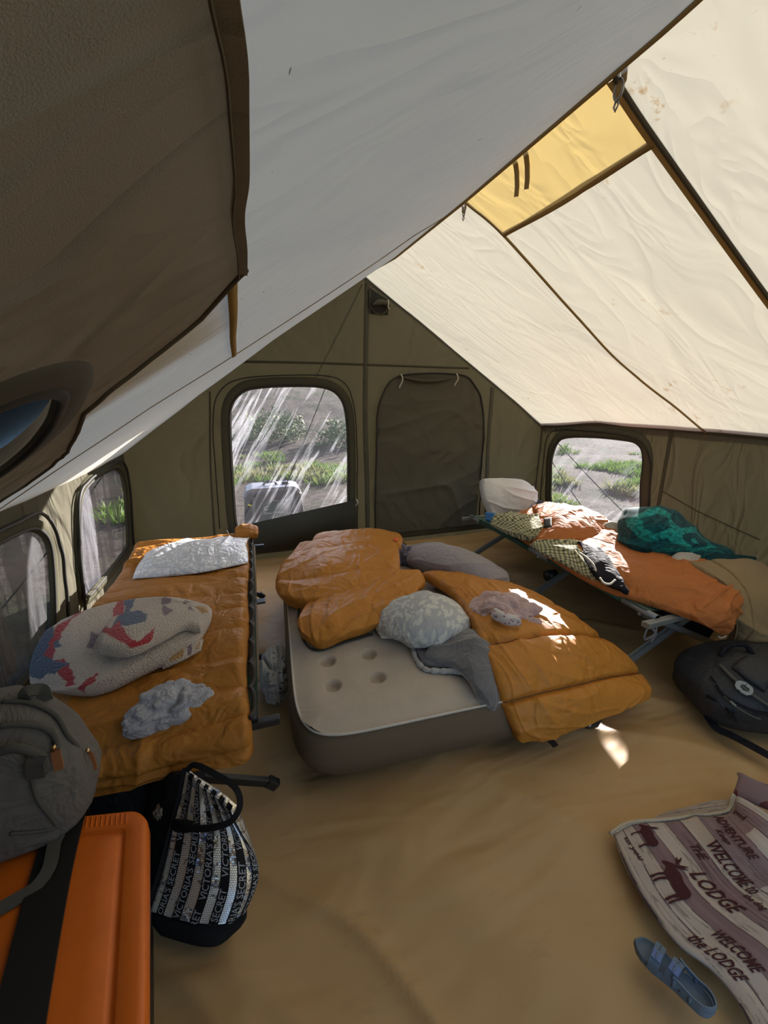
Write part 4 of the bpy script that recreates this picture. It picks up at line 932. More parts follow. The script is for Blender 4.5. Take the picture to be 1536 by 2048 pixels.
for c0 in e0:
    us = np.linspace(c0 - bw / 1.0, c0 + bw / 1.0, 4); vs = np.linspace(.003, .997, 60); A, B = np.meshgrid(us, vs)
    mesh_obj('ribbon_stripe', surf_at(TF, A, B, .0022).reshape(-1, 3), grid_faces(60, 4), M_BAND, shop)
LV = .48; VT, FT = text_geo("VICTORIA'S SECRET", 1.0, .15, .01); VT[:, 0] /= VT[:, 0].max(); VT[:, 1] /= .73
for i, c0 in enumerate(e0):
    for rep in range(-1, 3):
        st = rep * .56 + (i * .13) % .56 - .10
        vv = st + VT[:, 0] * .50; uu_ = c0 + .031 - VT[:, 1] * .062 
        ok = [f for f in FT if max(vv[list(f)]) < .99 and min(vv[list(f)]) > .01]
        if not ok: continue
        us_ = np.zeros(len(VT), bool); us_[[j for f in ok for j in f]] = True; rm = np.cumsum(us_) - 1
        mesh_obj('lettering', surf_at(TF, uu_[us_], vv[us_], .0036), [tuple(rm[list(f)]) for f in ok], M_LET, shop, smooth=False)
M_BAGB = cloth('black_bag_fabric', (.012, .011, .012), .8, weave=.3)
bc = W(395, 1842, .03)
base = pix([[(300, 1824, .062), (400, 1846, .052), (494, 1812, .068)], [(305, 1850, .03), (405, 1872, .03), (492, 1838, .03)], [(318, 1858, .003), (425, 1882, .003), (478, 1845, .003)], [(290, 1750, .003), (390, 1770, .003), (480, 1760, .003)]])
puffed('base', base, 30, 30, M_BAGB, shop, .006, .004, .02)
inn = pix([[(300, 1822, .06), (293, 1790, .055), (286, 1760, .05)], [(326, 1745, .16), (308, 1715, .14), (292, 1690, .10)], [(348, 1660, .27), (322, 1640, .24), (300, 1625, .16)], [(375, 1538, .425), (338, 1545, .37), (305, 1560, .24)]])
puffed('rear_panel', inn, 30, 50, M_BAGB, shop, lambda x, y, U, V: .01 + .01 * folds(x, y, 30, 8, 3, 5), .004, .02)
crumple('packed_scarf', tuple(W(338, 1625, .26)), (.035, .03, .05), cloth('beige_scarf', (.35, .28, .2), .9, wr=.4, wscale=20), shop, 9, .3, 3, 24)
rim = [fc[i][0] for i in range(5)]; tube('rim_binding', spline(np.array(rim) + [-.004, 0, .006], 40), 0, M_BAGB, shop, flat=(.02, .006, (.3, -.8, .5)))
hh = [W(348, 1652, .30), W(380, 1657, .335), W(425, 1655, .36), W(462, 1642, .38), W(480, 1610, .41), W(470, 1575, .44), W(430, 1548, .455), W(390, 1530, .45), W(374, 1540, .43)]
tube('handle', spline(hh, 60), 0, M_BAGB, shop, flat=(.016, .006, (.3, -.75, .6)))
puffed('handle_patch', pix([[(350, 1662, .275), (382, 1664, .30)], [(352, 1634, .31), (386, 1642, .335)]]), 12, 12, M_BAGB, shop, .012, 0, .01, label='black handle patch')

puffed('duffel_bag', [[(-.80, 1.22, .02), (-.55, 1.18, .02), (-.3, 1.22, .02)], [(-.82, 1.26, .22), (-.55, 1.24, .27), (-.28, 1.28, .2)], [(-.8, 1.5, .26), (-.55, 1.5, .29), (-.3, 1.5, .24)], [(-.8, 1.75, .02), (-.55, 1.8, .02), (-.3, 1.75, .02)]], 50, 50,
       cloth('black_duffel_fabric', (.02, .019, .022), .7, wr=.5, wscale=9), None, lambda x, y, U, V: .02 + .02 * folds(x, y, 40, 5, 3, 9), .0, .05, label='black duffel bag stuffed in the dark under the left cot', cat='bag')
# ================================================================== AIR MATTRESS AND BEDDING
mx, my, mhx, mhy, mr = .80, 2.13, .70, .935, math.radians(-3)
def mloc(a, b): return mx + a * math.cos(mr) - b * math.sin(mr), my + a * math.sin(mr) + b * math.cos(mr)
mat_root = empty('air_mattress', (mx, my, 0), label='taupe flocked air mattress in the middle of the tent', cat='mattress')
M_FLOCK = cloth('taupe_flocking', (.50, .42, .325), .95, .10, 10, .10, 5, weave=.4, wvs=1200, sheen=.3)
M_PVC = cloth('brown_grey_vinyl_side', (.15, .11, .07), .7, .08, 5, 0, weave=.1, spec=.12)
M_WELT = plain('pale_welt', (.55, .50, .43), .6)
prof = [(.10, .0), (.03, .006), (.005, .03), (-.022, .09), (-.028, .13), (-.018, .19), (.0, .225), (.004, .236)]
rings('side', loft([(mx, my, z, mhx - i, mhy - i, 9.0) for i, z in prof], 4), M_PVC, mat_root, 160, rot=mr, cap=False, label='smooth brown side wall')
th = np.linspace(0, 2 * np.pi, 200, endpoint=False)
def se(rx, ry, p=9.0): return np.sign(np.cos(th)) * np.abs(np.cos(th)) ** (2 / p) * rx, np.sign(np.sin(th)) * np.abs(np.sin(th)) ** (2 / p) * ry
a, b = se(mhx - .002, mhy - .002); X_, Y_ = mloc(a, b); 
tube('welt', np.stack([X_, Y_, np.full(200, .238)], 1), .0055, M_WELT, mat_root, closed=True)
nU, nV = 220, 280
U, V = np.meshgrid(np.linspace(-1, 1, nU), np.linspace(-1, 1, nV))
m8 = (np.abs(U) ** 9 + np.abs(V) ** 9) ** (1 / 9.0); mm = np.maximum(np.abs(U), np.abs(V)); sc = np.where(m8 > 1e-6, mm / np.maximum(m8, 1e-6), 1)
A_, B_ = U * sc * (mhx - .002), V * sc * (mhy - .002)
ed = np.minimum(mhx - np.abs(A_), mhy - np.abs(B_))
Z_ = .238 + .030 * sstep(0, .13, ed) ** .8
DIMP = [(a_, b_) for a_ in (-.525, -.315, .10, .31) for b_ in (-.655, -.475, -.10, .08, .45, .63)]
for i, (da, db) in enumerate(DIMP):
    if abs(da) > .56 or abs(db) > .80: continue
    r = np.hypot(A_ - da, B_ - db)
    Z_ -= .034 * (1 - sstep(.024, .044, r)) + .022 * np.exp(-(r / .10) ** 2)
Xm, Ym = mloc(A_, B_)
mesh_obj('flocked_top', np.stack([Xm, Ym, Z_], -1).reshape(-1, 3), grid_faces(nV, nU), M_FLOCK, mat_root, label='taupe flocked top with round dimples')

SE = 'sleeping bag'
M_SEAM = plain('dark_stitch_line', (.16, .07, .02), .8)
def wr1(x, y, s, a=.010): return a * folds(x, y, 30, 7, 3, s, .9) + a * .8 * folds(x, y, -50, 5, 4, s + 1, .8) + a * .7 * folds(x, y, 85, 12, 3, s + 2, .8)
c1 = pix([[(572, 1208, .29), (630, 1222, .32), (700, 1205, .34), (790, 1180, .34)],
          [(553, 1180, .30), (630, 1175, .37), (710, 1160, .39), (800, 1150, .37)],
          [(566, 1140, .31), (640, 1132, .40), (715, 1122, .41), (800, 1125, .37)],
          [(600, 1102, .31), (655, 1090, .36), (725, 1086, .37), (797, 1092, .35)]])
bagA, _ = puffed('sleeping_bag', c1, 150, 120, M_BAGM, None, lambda x, y, U, V: .05 + .02 * np.abs(np.sin(np.pi * (V * 2.2 + .2))) ** .5 + wr1(x, y, 201, .011), .05, .07, floor=.262,
   label='orange-tan sleeping bag bunched up at the far left of the air mattress', cat=SE)
puffed('rolled_hood', pix([[(620, 1102, .34), (680, 1096, .38), (745, 1092, .385), (802, 1100, .37)], [(628, 1078, .36), (685, 1072, .40), (745, 1072, .40), (806, 1084, .38)], [(640, 1075, .32), (690, 1068, .34), (745, 1066, .34), (800, 1075, .33)]]), 90, 40, M_BAGM, bagA, lambda x, y, U, V: .035 + wr1(x, y, 207, .008), .03, .045)
puffed('folded_flap', pix([[(600, 1272, .285), (640, 1298, .275), (690, 1280, .285), (742, 1262, .29), (800, 1225, .30)],
          [(602, 1248, .30), (648, 1256, .33), (705, 1240, .34), (765, 1222, .34), (822, 1195, .33)],
          [(612, 1222, .31), (660, 1210, .35), (720, 1195, .37), (785, 1180, .37), (850, 1172, .34)],
          [(640, 1192, .33), (690, 1176, .37), (750, 1160, .39), (800, 1148, .38), (842, 1152, .35)]]), 150, 100, M_BAGM, bagA,
   lambda x, y, U, V: .045 + .018 * np.abs(np.sin(np.pi * (U * 2.6 + .35))) ** .5 * sstep(.8, .2, V) + wr1(x, y, 211, .012), .03, .05, floor=.262)
zz_ = pix([[(598, 1215, .30), (597, 1250, .275), (612, 1288, .27), (640, 1300, .27), (690, 1284, .275), (745, 1268, .275)]])[0]
tube('zip_edge', spline(zz_, 60), .006, M_BIND, bagA, seg=6)
tube('drawcord', spline(pix([[(806, 1083, .36), (812, 1092, .37), (806, 1104, .36), (815, 1112, .33)]])[0], 20), .004, M_BIND, bagA, seg=6)
puffed('orange_tag', pix([[(788, 1082, .43), (796, 1082, .43)], [(788, 1076, .44), (796, 1076, .44)]]), 6, 6, plain('orange_tag', (.8, .1, .02), .6), bagA, .004, 0, .005)

def low(rows): return [[(a, b, .27 + (c - .27) * .6 if c > .27 else c) for a, b, c in r] for r in rows]
cB = pix(low([[(838, 1152, .36), (870, 1150, .37), (925, 1160, .36), (985, 1172, .33), (1030, 1190, .31)],
          [(905, 1196, .37), (945, 1190, .40), (1000, 1196, .40), (1060, 1206, .36), (1110, 1225, .27)],
          [(938, 1250, .37), (985, 1245, .42), (1045, 1245, .41), (1105, 1250, .36), (1160, 1258, .24)],
          [(962, 1308, .35), (1020, 1300, .41), (1085, 1290, .39), (1150, 1290, .32), (1215, 1296, .18)],
          [(986, 1374, .275), (1052, 1362, .285), (1122, 1350, .26), (1192, 1342, .19), (1265, 1338, .11)],
          [(1008, 1428, .175), (1076, 1418, .19), (1148, 1402, .17), (1222, 1386, .12), (1290, 1372, .07)],
          [(1030, 1478, .035), (1095, 1468, .05), (1160, 1445, .06), (1230, 1418, .05), (1290, 1402, .03)]]))
def pB(x, y, U, V):
    b = 0
    for v0 in (0.47, .74): b = np.maximum(b, np.exp(-((V + .03 * (U - .5) - v0) / .012) ** 2))
    q = .030 + .022 * np.abs(np.sin(np.pi * np.clip((V + .03 * (U - .5) - .47) / .27, -1.7, 3))) ** .5
    return q * (1 - .55 * b) + wr1(x, y, 221, .007) + .009 * folds(x, y, 82, 9, 4, 227, .6)
bagB, TBb = puffed('sleeping_bag', cB, 190, 240, M_BAGM, None, pB, .02, .055, floor=.004, label='orange-tan quilted sleeping bag trailing off the right side of the mattress onto the floor', cat=SE)
for v0 in (.47, .74):
    u = np.linspace(.02, .98, 60); tube('quilt_seam', surf_at(TBb, u, v0 - .03 * (u - .5), .001), .003, M_SEAM, bagB, seg=5)

M_MAUVE = wrinkled('grey_mauve_cotton', (.30, .265, .265), (.25, .22, .22), .8, 8, .55, .1)
puffed('pillow', pix([[(812, 1122, .31), (850, 1140, .32), (905, 1160, .32), (960, 1180, .31), (1018, 1176, .30)],
                      [(812, 1106, .33), (860, 1118, .36), (910, 1132, .37), (965, 1150, .35), (1018, 1160, .31)],
                      [(818, 1096, .33), (870, 1095, .36), (918, 1104, .36), (965, 1122, .34), (1008, 1145, .31)]]), 120, 70, M_MAUVE, None, lambda x, y, U, V: .11 * (np.sin(np.pi * np.clip(U, .02, .98)) * np.sin(np.pi * V)) ** .6 + .018 * folds(x, y, 20, 6, 4, 231, .8), .06, .02, floor=.262,
   label='plain grey-mauve pillow at the far side of the air mattress', cat='pillow')
crumple('pillow_case', (*W(806, 1112, .3)[:2], .265), (.09, .10, .13), cloth('slate_blue_cotton', (.17, .165, .21), .85, wr=.5, wscale=16), None, 15, .3, 2.6, 40, 0, label='crumpled slate blue cloth between the far sleeping bag and the grey pillow', cat='cloth')
M_LEAF = leaves('grey_leaf_print', (.42, .42, .41), (.58, .58, .52), .85, 22, 0, .35, .2)
puffed('pillow', pix([[(762, 1276, .29), (796, 1280, .30), (826, 1297, .30), (878, 1284, .31), (912, 1282, .31)],
                      [(750, 1252, .31), (800, 1256, .36), (845, 1258, .38), (895, 1256, .37), (940, 1258, .33)],
                      [(762, 1228, .34), (808, 1222, .38), (852, 1218, .40), (895, 1222, .38), (932, 1232, .34)],
                      [(785, 1212, .33), (822, 1202, .36), (855, 1198, .37), (888, 1202, .36), (914, 1214, .33)]]), 120, 100, M_LEAF, None, lambda x, y, U, V: .095 * (np.sin(np.pi * np.clip(U, .02, .98)) * np.sin(np.pi * V)) ** .65 + .014 * folds(x, y, 40, 6, 4, 241, .8), .05, .012, floor=.275,
   label='pale grey leaf-print pillow in the middle of the air mattress', cat='pillow')
M_GRB = cloth('charcoal_plush', (.15, .145, .145), .8, .15, 20, .3, 8, weave=.4, wvs=400, sheen=.6)
M_WSH = patterned('white_sherpa_lining', .95, 1, 220, .4, .2, .05, curly=True)
gb, TG = puffed('blanket', pix([[(845, 1322, .280), (872, 1332, .285), (905, 1338, .285), (935, 1362, .285), (955, 1398, .255), (978, 1415, .16)],
                      [(858, 1300, .30), (895, 1306, .31), (930, 1318, .32), (957, 1345, .32), (975, 1380, .27), (990, 1408, .18)],
                      [(880, 1276, .31), (915, 1278, .34), (950, 1292, .35), (975, 1322, .33), (990, 1355, .28), (1002, 1392, .20)],
                      [(905, 1262, .31), (935, 1262, .33), (962, 1276, .33), (985, 1308, .31), (998, 1342, .26), (1006, 1375, .20)]]), 140, 80, M_GRB, None, lambda x, y, U, V: .022 + .020 * folds(x, y, 25, 6, 3, 251, .9) + .010 * folds(x, y, 70, 8, 3, 252), .01, .03, floor=None,
   label='charcoal plush blanket with white sherpa lining hanging over the mattress front', cat='blanket')
def fuzz_edge(pts, r, parent, name='sherpa_edge', n=60):
    P = spline(np.array(pts), n); o = tube(name, P, r * (1 + .25 * noise(np.linspace(0, 30, n), 0, 0, 4)), M_WSH, parent, seg=10)
    set_paint(o, np.tile(np.array([.55, .53, .50]), (len(o.data.vertices), 1)))
fuzz_edge(pix([[(825, 1294, .285), (832, 1318, .28), (850, 1338, .28), (880, 1342, .28), (905, 1342, .282), (922, 1345, .282)]])[0], .012, gb)
fuzz_edge(pix([[(972, 1414, .17), (985, 1416, .165), (998, 1402, .175), (1005, 1382, .19)]])[0], .011, gb)
puffed('under_fold', pix([[(828, 1296, .28), (850, 1330, .28), (900, 1338, .28)], [(850, 1282, .29), (880, 1300, .30), (925, 1315, .30)]]), 40, 24, M_GRB, gb, .018, 0, .02)
M_PINK = cloth('dusty_pink_terry', (.52, .36, .33), .95, .1, 20, .3, 12, weave=.6, wvs=350, sheen=.3)
c = W(1008, 1222, .40)
tw_ = crumple('towel', (c[0], c[1], .345), (.17, .13, .14), M_PINK, None, 22, .36, 1.7, 66, -.5, label='dusty pink towel with floral lining crumpled on the trailing sleeping bag', cat='towel')
t = NT('floral_lining'); u = t.coord('Object')
f = t.ramp(t.n('ShaderNodeTexVoronoi', {'Vector': u, 'Scale': 42.0}).outputs['Distance'], [(.25, 1), (.32, 0)])
c3 = t.mix(t.noise(u, 30, 1), (.45, .16, .12), (.14, .17, .25)); M_FLOR = t.done(t.pbsdf(t.mix(f, (.52, .47, .44), c3), .9, t.bump(t.noise(u, 20, 3), .4, .01)))
puffed('floral_lining', pix([[(985, 1232, .43), (1010, 1250, .43), (1042, 1252, .42)], [(988, 1215, .49), (1012, 1225, .49), (1040, 1232, .47)]]), 40, 24, M_FLOR, tw_, lambda x, y, U, V: .015 + .015 * folds(x, y, 30, 14, 3, 3), .01, .02, label='white floral lining showing at the fold')
st = tube('strap', spline(pix([[(1080, 1462, .03), (1092, 1474, .02), (1104, 1484, .012), (1112, 1493, .008)]])[0], 16), 0, M_BIND, None, flat=(.032, .004, (0, 0, 1)), label='short black strap end poking out from under the trailing sleeping bag', cat='strap')
sd = puffed('sandal', pix([[(1148, 1450, .01), (1175, 1458, .01), (1196, 1455, .01)], [(1165, 1436, .03), (1185, 1438, .03), (1208, 1434, .02)]]), 20, 14, M_BIND, None, .015, 0, .015, label='black sandal half hidden under the trailing sleeping bag', cat='sandal')[0]
tube('buckle', pix([[(1178, 1452, .035), (1190, 1436, .04)]])[0], .005, M_CORD, sd)
# ================================================================== RIGHT COT
M_ALU = plain('grey_aluminium', (.20, .21, .20), .45, .3); M_GRNP = plain('dark_green_enamel', (.02, .075, .05), .5)
cotr = empty('camp_cot', (2.25, 2.2, 0), label='green military camp cot under the right window', cat='cot')
cot(cotr, 1.89, 2.58, 1.27, 3.15, .42, (1.38, 2.20, 3.05), M_GRNP, M_COTG, M_ALU)
for a, b in ((1.27, 1.47), (2.08, 2.28), (2.98, 3.14)): tube('rail_joint', [(1.888, a, .42), (1.888, b, .42)], .019, M_ALU, cotr, seg=10, label='bare grey metal rail joint')
for a, b in ((1.48, 2.07), (2.29, 2.97)): tube('cloth_sleeve', [(1.889, a, .421), (1.889, b, .421)], .021, M_COTG, cotr, seg=10)
bar('corner_bracket', (1.80, 1.255, .405), (2.10, 1.265, .405), .035, .03, M_ALU, cotr, label='pale grey end bracket')
tube('tie_strap', spline([(1.93, 1.30, .40), (1.90, 1.27, .33), (1.86, 1.29, .29), (1.90, 1.31, .34), (1.95, 1.30, .30), (1.93, 1.30, .25)], 40), 0, cloth('grey_webbing_bow', (.22, .21, .20), .9), cotr, flat=(.016, .003, (.3, -.9, .2)), label='grey strap tied in a bow')
bag = pix([[(990, 1046, .44), (1025, 1032, .47), (1060, 1018, .48), (1095, 1008, .46)],
           [(1040, 1080, .45), (1085, 1062, .48), (1125, 1042, .49), (1165, 1026, .47)],
           [(1098, 1118, .43), (1150, 1098, .49), (1195, 1076, .50), (1240, 1055, .47)],
           [(1165, 1160, .43), (1225, 1135, .49), (1275, 1112, .50), (1322, 1095, .47)],
           [(1240, 1195, .43), (1305, 1168, .50), (1358, 1143, .50), (1405, 1125, .47)],
           [(1330, 1222, .43), (1385, 1198, .49), (1428, 1175, .49), (1462, 1158, .46)],
           [(1395, 1245, .42), (1425, 1228, .46), (1452, 1208, .46), (1475, 1192, .43)],
           [(1430, 1258, .34), (1445, 1250, .37), (1463, 1232, .38), (1478, 1215, .37)]])
bagr, TR = puffed('sleeping_bag', bag, 110, 220, M_RUST, None, lambda x, y, U, V: .020 + .024 * folds(x, y, 60, 5, 3, 301, .9) + .014 * folds(x, y, -20, 8, 3, 302, .8) + .012 * np.abs(np.sin(y * 9)) ** .5, .01, .05, label='rust brown sleeping bag spread along the right cot', cat='sleeping bag')
lump = pix([[(1062, 1088, .48), (1100, 1094, .49), (1150, 1088, .50), (1200, 1080, .50), (1228, 1072, .48)],
            [(1078, 1062, .52), (1115, 1062, .56), (1155, 1056, .57), (1195, 1056, .55), (1225, 1062, .51)],
            [(1072, 1032, .54), (1110, 1030, .58), (1150, 1030, .59), (1188, 1038, .57), (1215, 1050, .53)],
            [(1062, 1014, .50), (1105, 1014, .53), (1145, 1018, .54), (1180, 1030, .53), (1205, 1042, .50)]])
_, TLMP = puffed('folded_top', lump, 110, 90, M_RUST, bagr, lambda x, y, U, V: .03 + .02 * folds(x, y, 20, 6, 3, 311, .9) + .012 * folds(x, y, 75, 10, 3, 312, .8), .03, .045)
tube('drawcord', spline(pix([[(1430, 1250, .36), (1438, 1262, .33), (1452, 1270, .30), (1442, 1276, .29), (1436, 1272, .30)]])[0], 24), .0045, M_CORD, bagr, seg=6, label='white drawcord end')
puffed('patch', surf_at(TLMP, *np.meshgrid([.10, .2], [.30, .48]), .004), 8, 8, M_BIND, bagr, .003, 0, .005, label='small black patch')

M_WHT = wrinkled('white_cotton', (.62, .60, .57), (.58, .56, .53), .85, 8, .35, .1, spec=.2)
Yp = 3.38
def PY(rows): return np.array([[WY(*q) for q in r] for r in rows])
puffed('pillow', PY([[(985, 1030, 3.26), (1010, 1034, 3.24), (1040, 1030, 3.22), (1060, 1018, 3.22)], [(968, 1000, 3.36), (1000, 1005, 3.32), (1040, 1005, 3.28), (1074, 1002, 3.26)],
                     [(964, 975, 3.42), (995, 978, 3.40), (1030, 980, 3.36), (1066, 984, 3.34)], [(964, 958, 3.46), (992, 957, 3.46), (1025, 960, 3.46), (1050, 974, 3.44)]]), 90, 80, M_WHT, None,
       lambda x, y, U, V: .085 * (np.sin(np.pi * U) * np.sin(np.pi * V)) ** .65 + .040 * folds(x, y, 60, 5, 3, 321, .8) + .02 * folds(x, y, -20, 7, 3, 322, .8), .07, .012, label='white pillow propped against the corner at the head of the right cot', cat='pillow')
bx_ = puffed('stuff_sack', pix([[(972, 1042, .45), (996, 1048, .45)], [(970, 1024, .52), (992, 1026, .53)]]), 20, 16, plain('bright_blue_nylon', (.02, .14, .38), .5), None, .02, .01, .02, label='bright blue stuff sack under the white pillow', cat='bag')[0]

def plaid_paint(base=(.50, .45, .20), sc=1.0, ang=.5):
    def f(x, y, U, V):
        a = x * math.cos(ang) - y * math.sin(ang) + .012 * noise(x * 12, y * 12, 0, 2); b = x * math.sin(ang) + y * math.cos(ang) + .012 * noise(x * 12, y * 12, 5, 2)
        C = np.empty(U.shape + (3,)); C[:] = base
        for q in (a, b):
            m = (q / (.030 * sc)) % 1
            C *= np.where((m < .36)[..., None], np.array([.30, .32, .42]), 1); C = np.where(((m > .62) & (m < .70))[..., None], C * .3 + np.array([.32, .31, .27]), C)
        return C
    return f
M_PLAID = patterned('plaid_flannel', .9, .3, 300, .15, .12, wr=.3)
sh1, _ = puffed('plaid_shirt', pix([[(990, 1056, .50), (1015, 1068, .51), (1045, 1078, .51), (1068, 1082, .50)], [(984, 1042, .53), (1022, 1048, .56), (1055, 1058, .56), (1085, 1062, .53)], [(1000, 1030, .54), (1035, 1030, .57), (1070, 1034, .57), (1102, 1028, .54)]]), 130, 100, M_PLAID, None,
   lambda x, y, U, V: .022 + .022 * folds(x, y, 40, 8, 3, 331, .9) + .01 * folds(x, y, -30, 12, 3, 332), .02, .03, paint=plaid_paint(), label='yellow and navy plaid shirt heaped under the white pillow', cat='shirt')
sh2, _ = puffed('plaid_shirt', pix([[(1060, 1092, .475), (1085, 1108, .475), (1125, 1128, .475), (1165, 1150, .47), (1212, 1172, .45)], [(1072, 1086, .50), (1105, 1092, .52), (1142, 1108, .52), (1172, 1136, .50), (1218, 1166, .46)], [(1085, 1078, .50), (1120, 1078, .53), (1155, 1082, .53), (1168, 1098, .51), (1190, 1140, .48)]]), 150, 90, M_PLAID, None,
   lambda x, y, U, V: .014 + .016 * folds(x, y, 30, 9, 3, 335, .9), .01, .02, paint=plaid_paint(sc=1.0, ang=.9), label='yellow and navy plaid shirt strewn along the rail mid cot', cat='shirt')
M_BLKC = wrinkled('black_polyester', (.016, .015, .019), (.010, .010, .013), .75, 12, .5, .0, spec=.1)
jk, _ = puffed('trousers', pix([[(1162, 1122, .50), (1185, 1150, .495), (1212, 1170, .485), (1256, 1190, .475)], [(1165, 1100, .53), (1194, 1124, .53), (1220, 1148, .525), (1256, 1178, .51)], [(1150, 1088, .53), (1192, 1096, .54), (1215, 1118, .54), (1234, 1152, .525)]]), 80, 60, M_BLKC, None,
   lambda x, y, U, V: .014 + .020 * folds(x, y, 40, 10, 3, 338, .9), .01, .02, label='black trousers with white piping bunched beside the plaid shirt', cat='clothing')
for q in ([(1160, 1106, .565), (1172, 1114, .565), (1186, 1128, .56), (1192, 1142, .54)], [(1200, 1156, .53), (1208, 1166, .52), (1220, 1168, .52), (1230, 1160, .53)]): tube('white_piping', spline(pix([q])[0], 20), .006, M_CORD, jk, seg=6)

def teal_paint(x, y, U, V):
    C = np.empty(U.shape + (3,)); D = np.array([.002, .062, .072]); L = np.array([.008, .24, .22]); C[:] = D
    n = .03 * noise(U * 14, V * 10, 0, 4); u = U + n; v = V + n
    C[(np.abs(np.abs(u - .30) + np.abs(v - .62) * .8 - .16) < .045)] = L
    C[(np.abs(np.abs(u - .62) + np.abs(v - .55) * .8 - .20) < .05)] = L
    C[(np.abs(np.abs(u - .62) + np.abs(v - .55) * .8) < .05)] = L
    C[(np.abs(v - .30 - .15 * (u - .5)) < .03) & (u > .35)] = L * .7
    s = fbm(U * 60, V * 45, 0, 9, 2)[..., None]; C = C * (1 + .9 * s) + .004
    return np.clip(C, 0, 1)
M_TEALB = patterned('teal_plush', .85, .8, 160, .08, .25, .1)
tb, TT = puffed('blanket', pix([[(1246, 1092, .50), (1280, 1108, .50), (1320, 1116, .50), (1360, 1122, .50), (1400, 1122, .50), (1450, 1122, .50)],
                               [(1238, 1062, .56), (1278, 1078, .60), (1325, 1090, .60), (1370, 1100, .56), (1410, 1108, .52), (1462, 1117, .50)],
                               [(1242, 1038, .62), (1285, 1045, .70), (1335, 1055, .70), (1378, 1074, .62), (1412, 1096, .54), (1470, 1112, .50)],
                               [(1262, 1022, .64), (1300, 1018, .72), (1345, 1028, .70), (1382, 1052, .62), (1412, 1086, .54), (1460, 1106, .49)]]), 170, 120, M_TEALB, None,
   lambda x, y, U, V: .030 + .026 * folds(x, y, 25, 4.5, 3, 341, .8) * sstep(1, .4, U) + .010 * folds(x, y, 60, 9, 3, 342), .06, .07, paint=teal_paint, label='teal plush blanket with woven diamond pattern heaped against the right wall', cat='blanket')
M_CRM = patterned('cream_lining', .95, .8, 200, .3, .15, .05, curly=True)
def crm(name, rows, parent, **k):
    o, _ = puffed(name, pix(rows), 60, 40, M_CRM, parent, lambda x, y, U, V: .016 + .014 * folds(x, y, 30, 9, 3, 5), .02, .025, paint=lambda x, y, U, V: np.zeros(U.shape + (3,)) + np.array([.50, .46, .38]), **k); return o
crm('lining_fold', [[(1200, 1062, .52), (1222, 1070, .52), (1248, 1070, .52)], [(1205, 1048, .56), (1225, 1046, .58), (1246, 1048, .58)]], tb, label='cream lining turned out')
crm('lining_fold', [[(1338, 1118, .53), (1366, 1130, .52), (1392, 1132, .51)], [(1352, 1106, .56), (1380, 1108, .56), (1402, 1112, .54)]], tb, label='cream lining turned out')
tube('binding', spline(pix([[(1420, 1112, .52), (1428, 1104, .53), (1445, 1104, .53), (1455, 1112, .52), (1480, 1114, .51), (1508, 1118, .49)]])[0], 40), .016, cloth('dark_teal_binding', (.005, .035, .045), .8), tb)
puffed('trailing_end', pix([[(1400, 1126, .50), (1450, 1130, .50), (1506, 1128, .48)], [(1425, 1108, .53), (1465, 1112, .52), (1512, 1118, .49)]]), 60, 20, cloth('dark_teal_plush', (.004, .04, .05), .9, wr=.5), tb, .02, .01, .02)

M_KHA = wrinkled('khaki_cotton', (.25, .175, .085), (.20, .14, .065), .85, 9, .45, .1, spec=.15)
kh, TK = puffed('trousers', np.array([0, 0, .018]) + pix([[(1366, 1140, .50), (1405, 1138, .51), (1450, 1132, .52), (1490, 1128, .50), (1525, 1140, .46)],
                                [(1412, 1162, .51), (1448, 1158, .52), (1485, 1158, .52), (1515, 1165, .48), (1548, 1185, .42)],
                                [(1452, 1192, .47), (1478, 1192, .48), (1508, 1200, .46), (1535, 1215, .42), (1565, 1235, .36)],
                                [(1466, 1240, .36), (1490, 1240, .38), (1518, 1246, .36), (1545, 1260, .30), (1580, 1275, .26)],
                                [(1452, 1285, .20), (1478, 1288, .24), (1510, 1292, .24), (1545, 1302, .20), (1585, 1312, .16)],
                                [(1402, 1322, .05), (1435, 1325, .09), (1480, 1325, .10), (1530, 1330, .08), (1580, 1340, .05)]]), 130, 170, M_KHA, None,
   lambda x, y, U, V: .010 + .050 * folds(x, y, 85, 4.5, 4, 351, .6) + .028 * folds(x, y, 15, 8, 3, 352, .8) * sstep(.3, .6, V) - .012 * np.exp(-((U - .3) / .012) ** 2), .012, .03, floor=.004, label='khaki trousers draped over the foot of the right cot down to the floor', cat='clothing')
e = surf_at(TK, np.linspace(.02, .25, 24) * 1.0, np.linspace(.25, .97, 24), .003); tube('seam', e, .004, M_KHA, kh, seg=5)
tube('jar', [W(1090, 1164, .0) + [.03, .03, .04], W(1090, 1164, .0) + [.12, .02, .04]], .045, M_BLK, None, seg=22, label='black can lying on the floor under the right cot', cat='can')
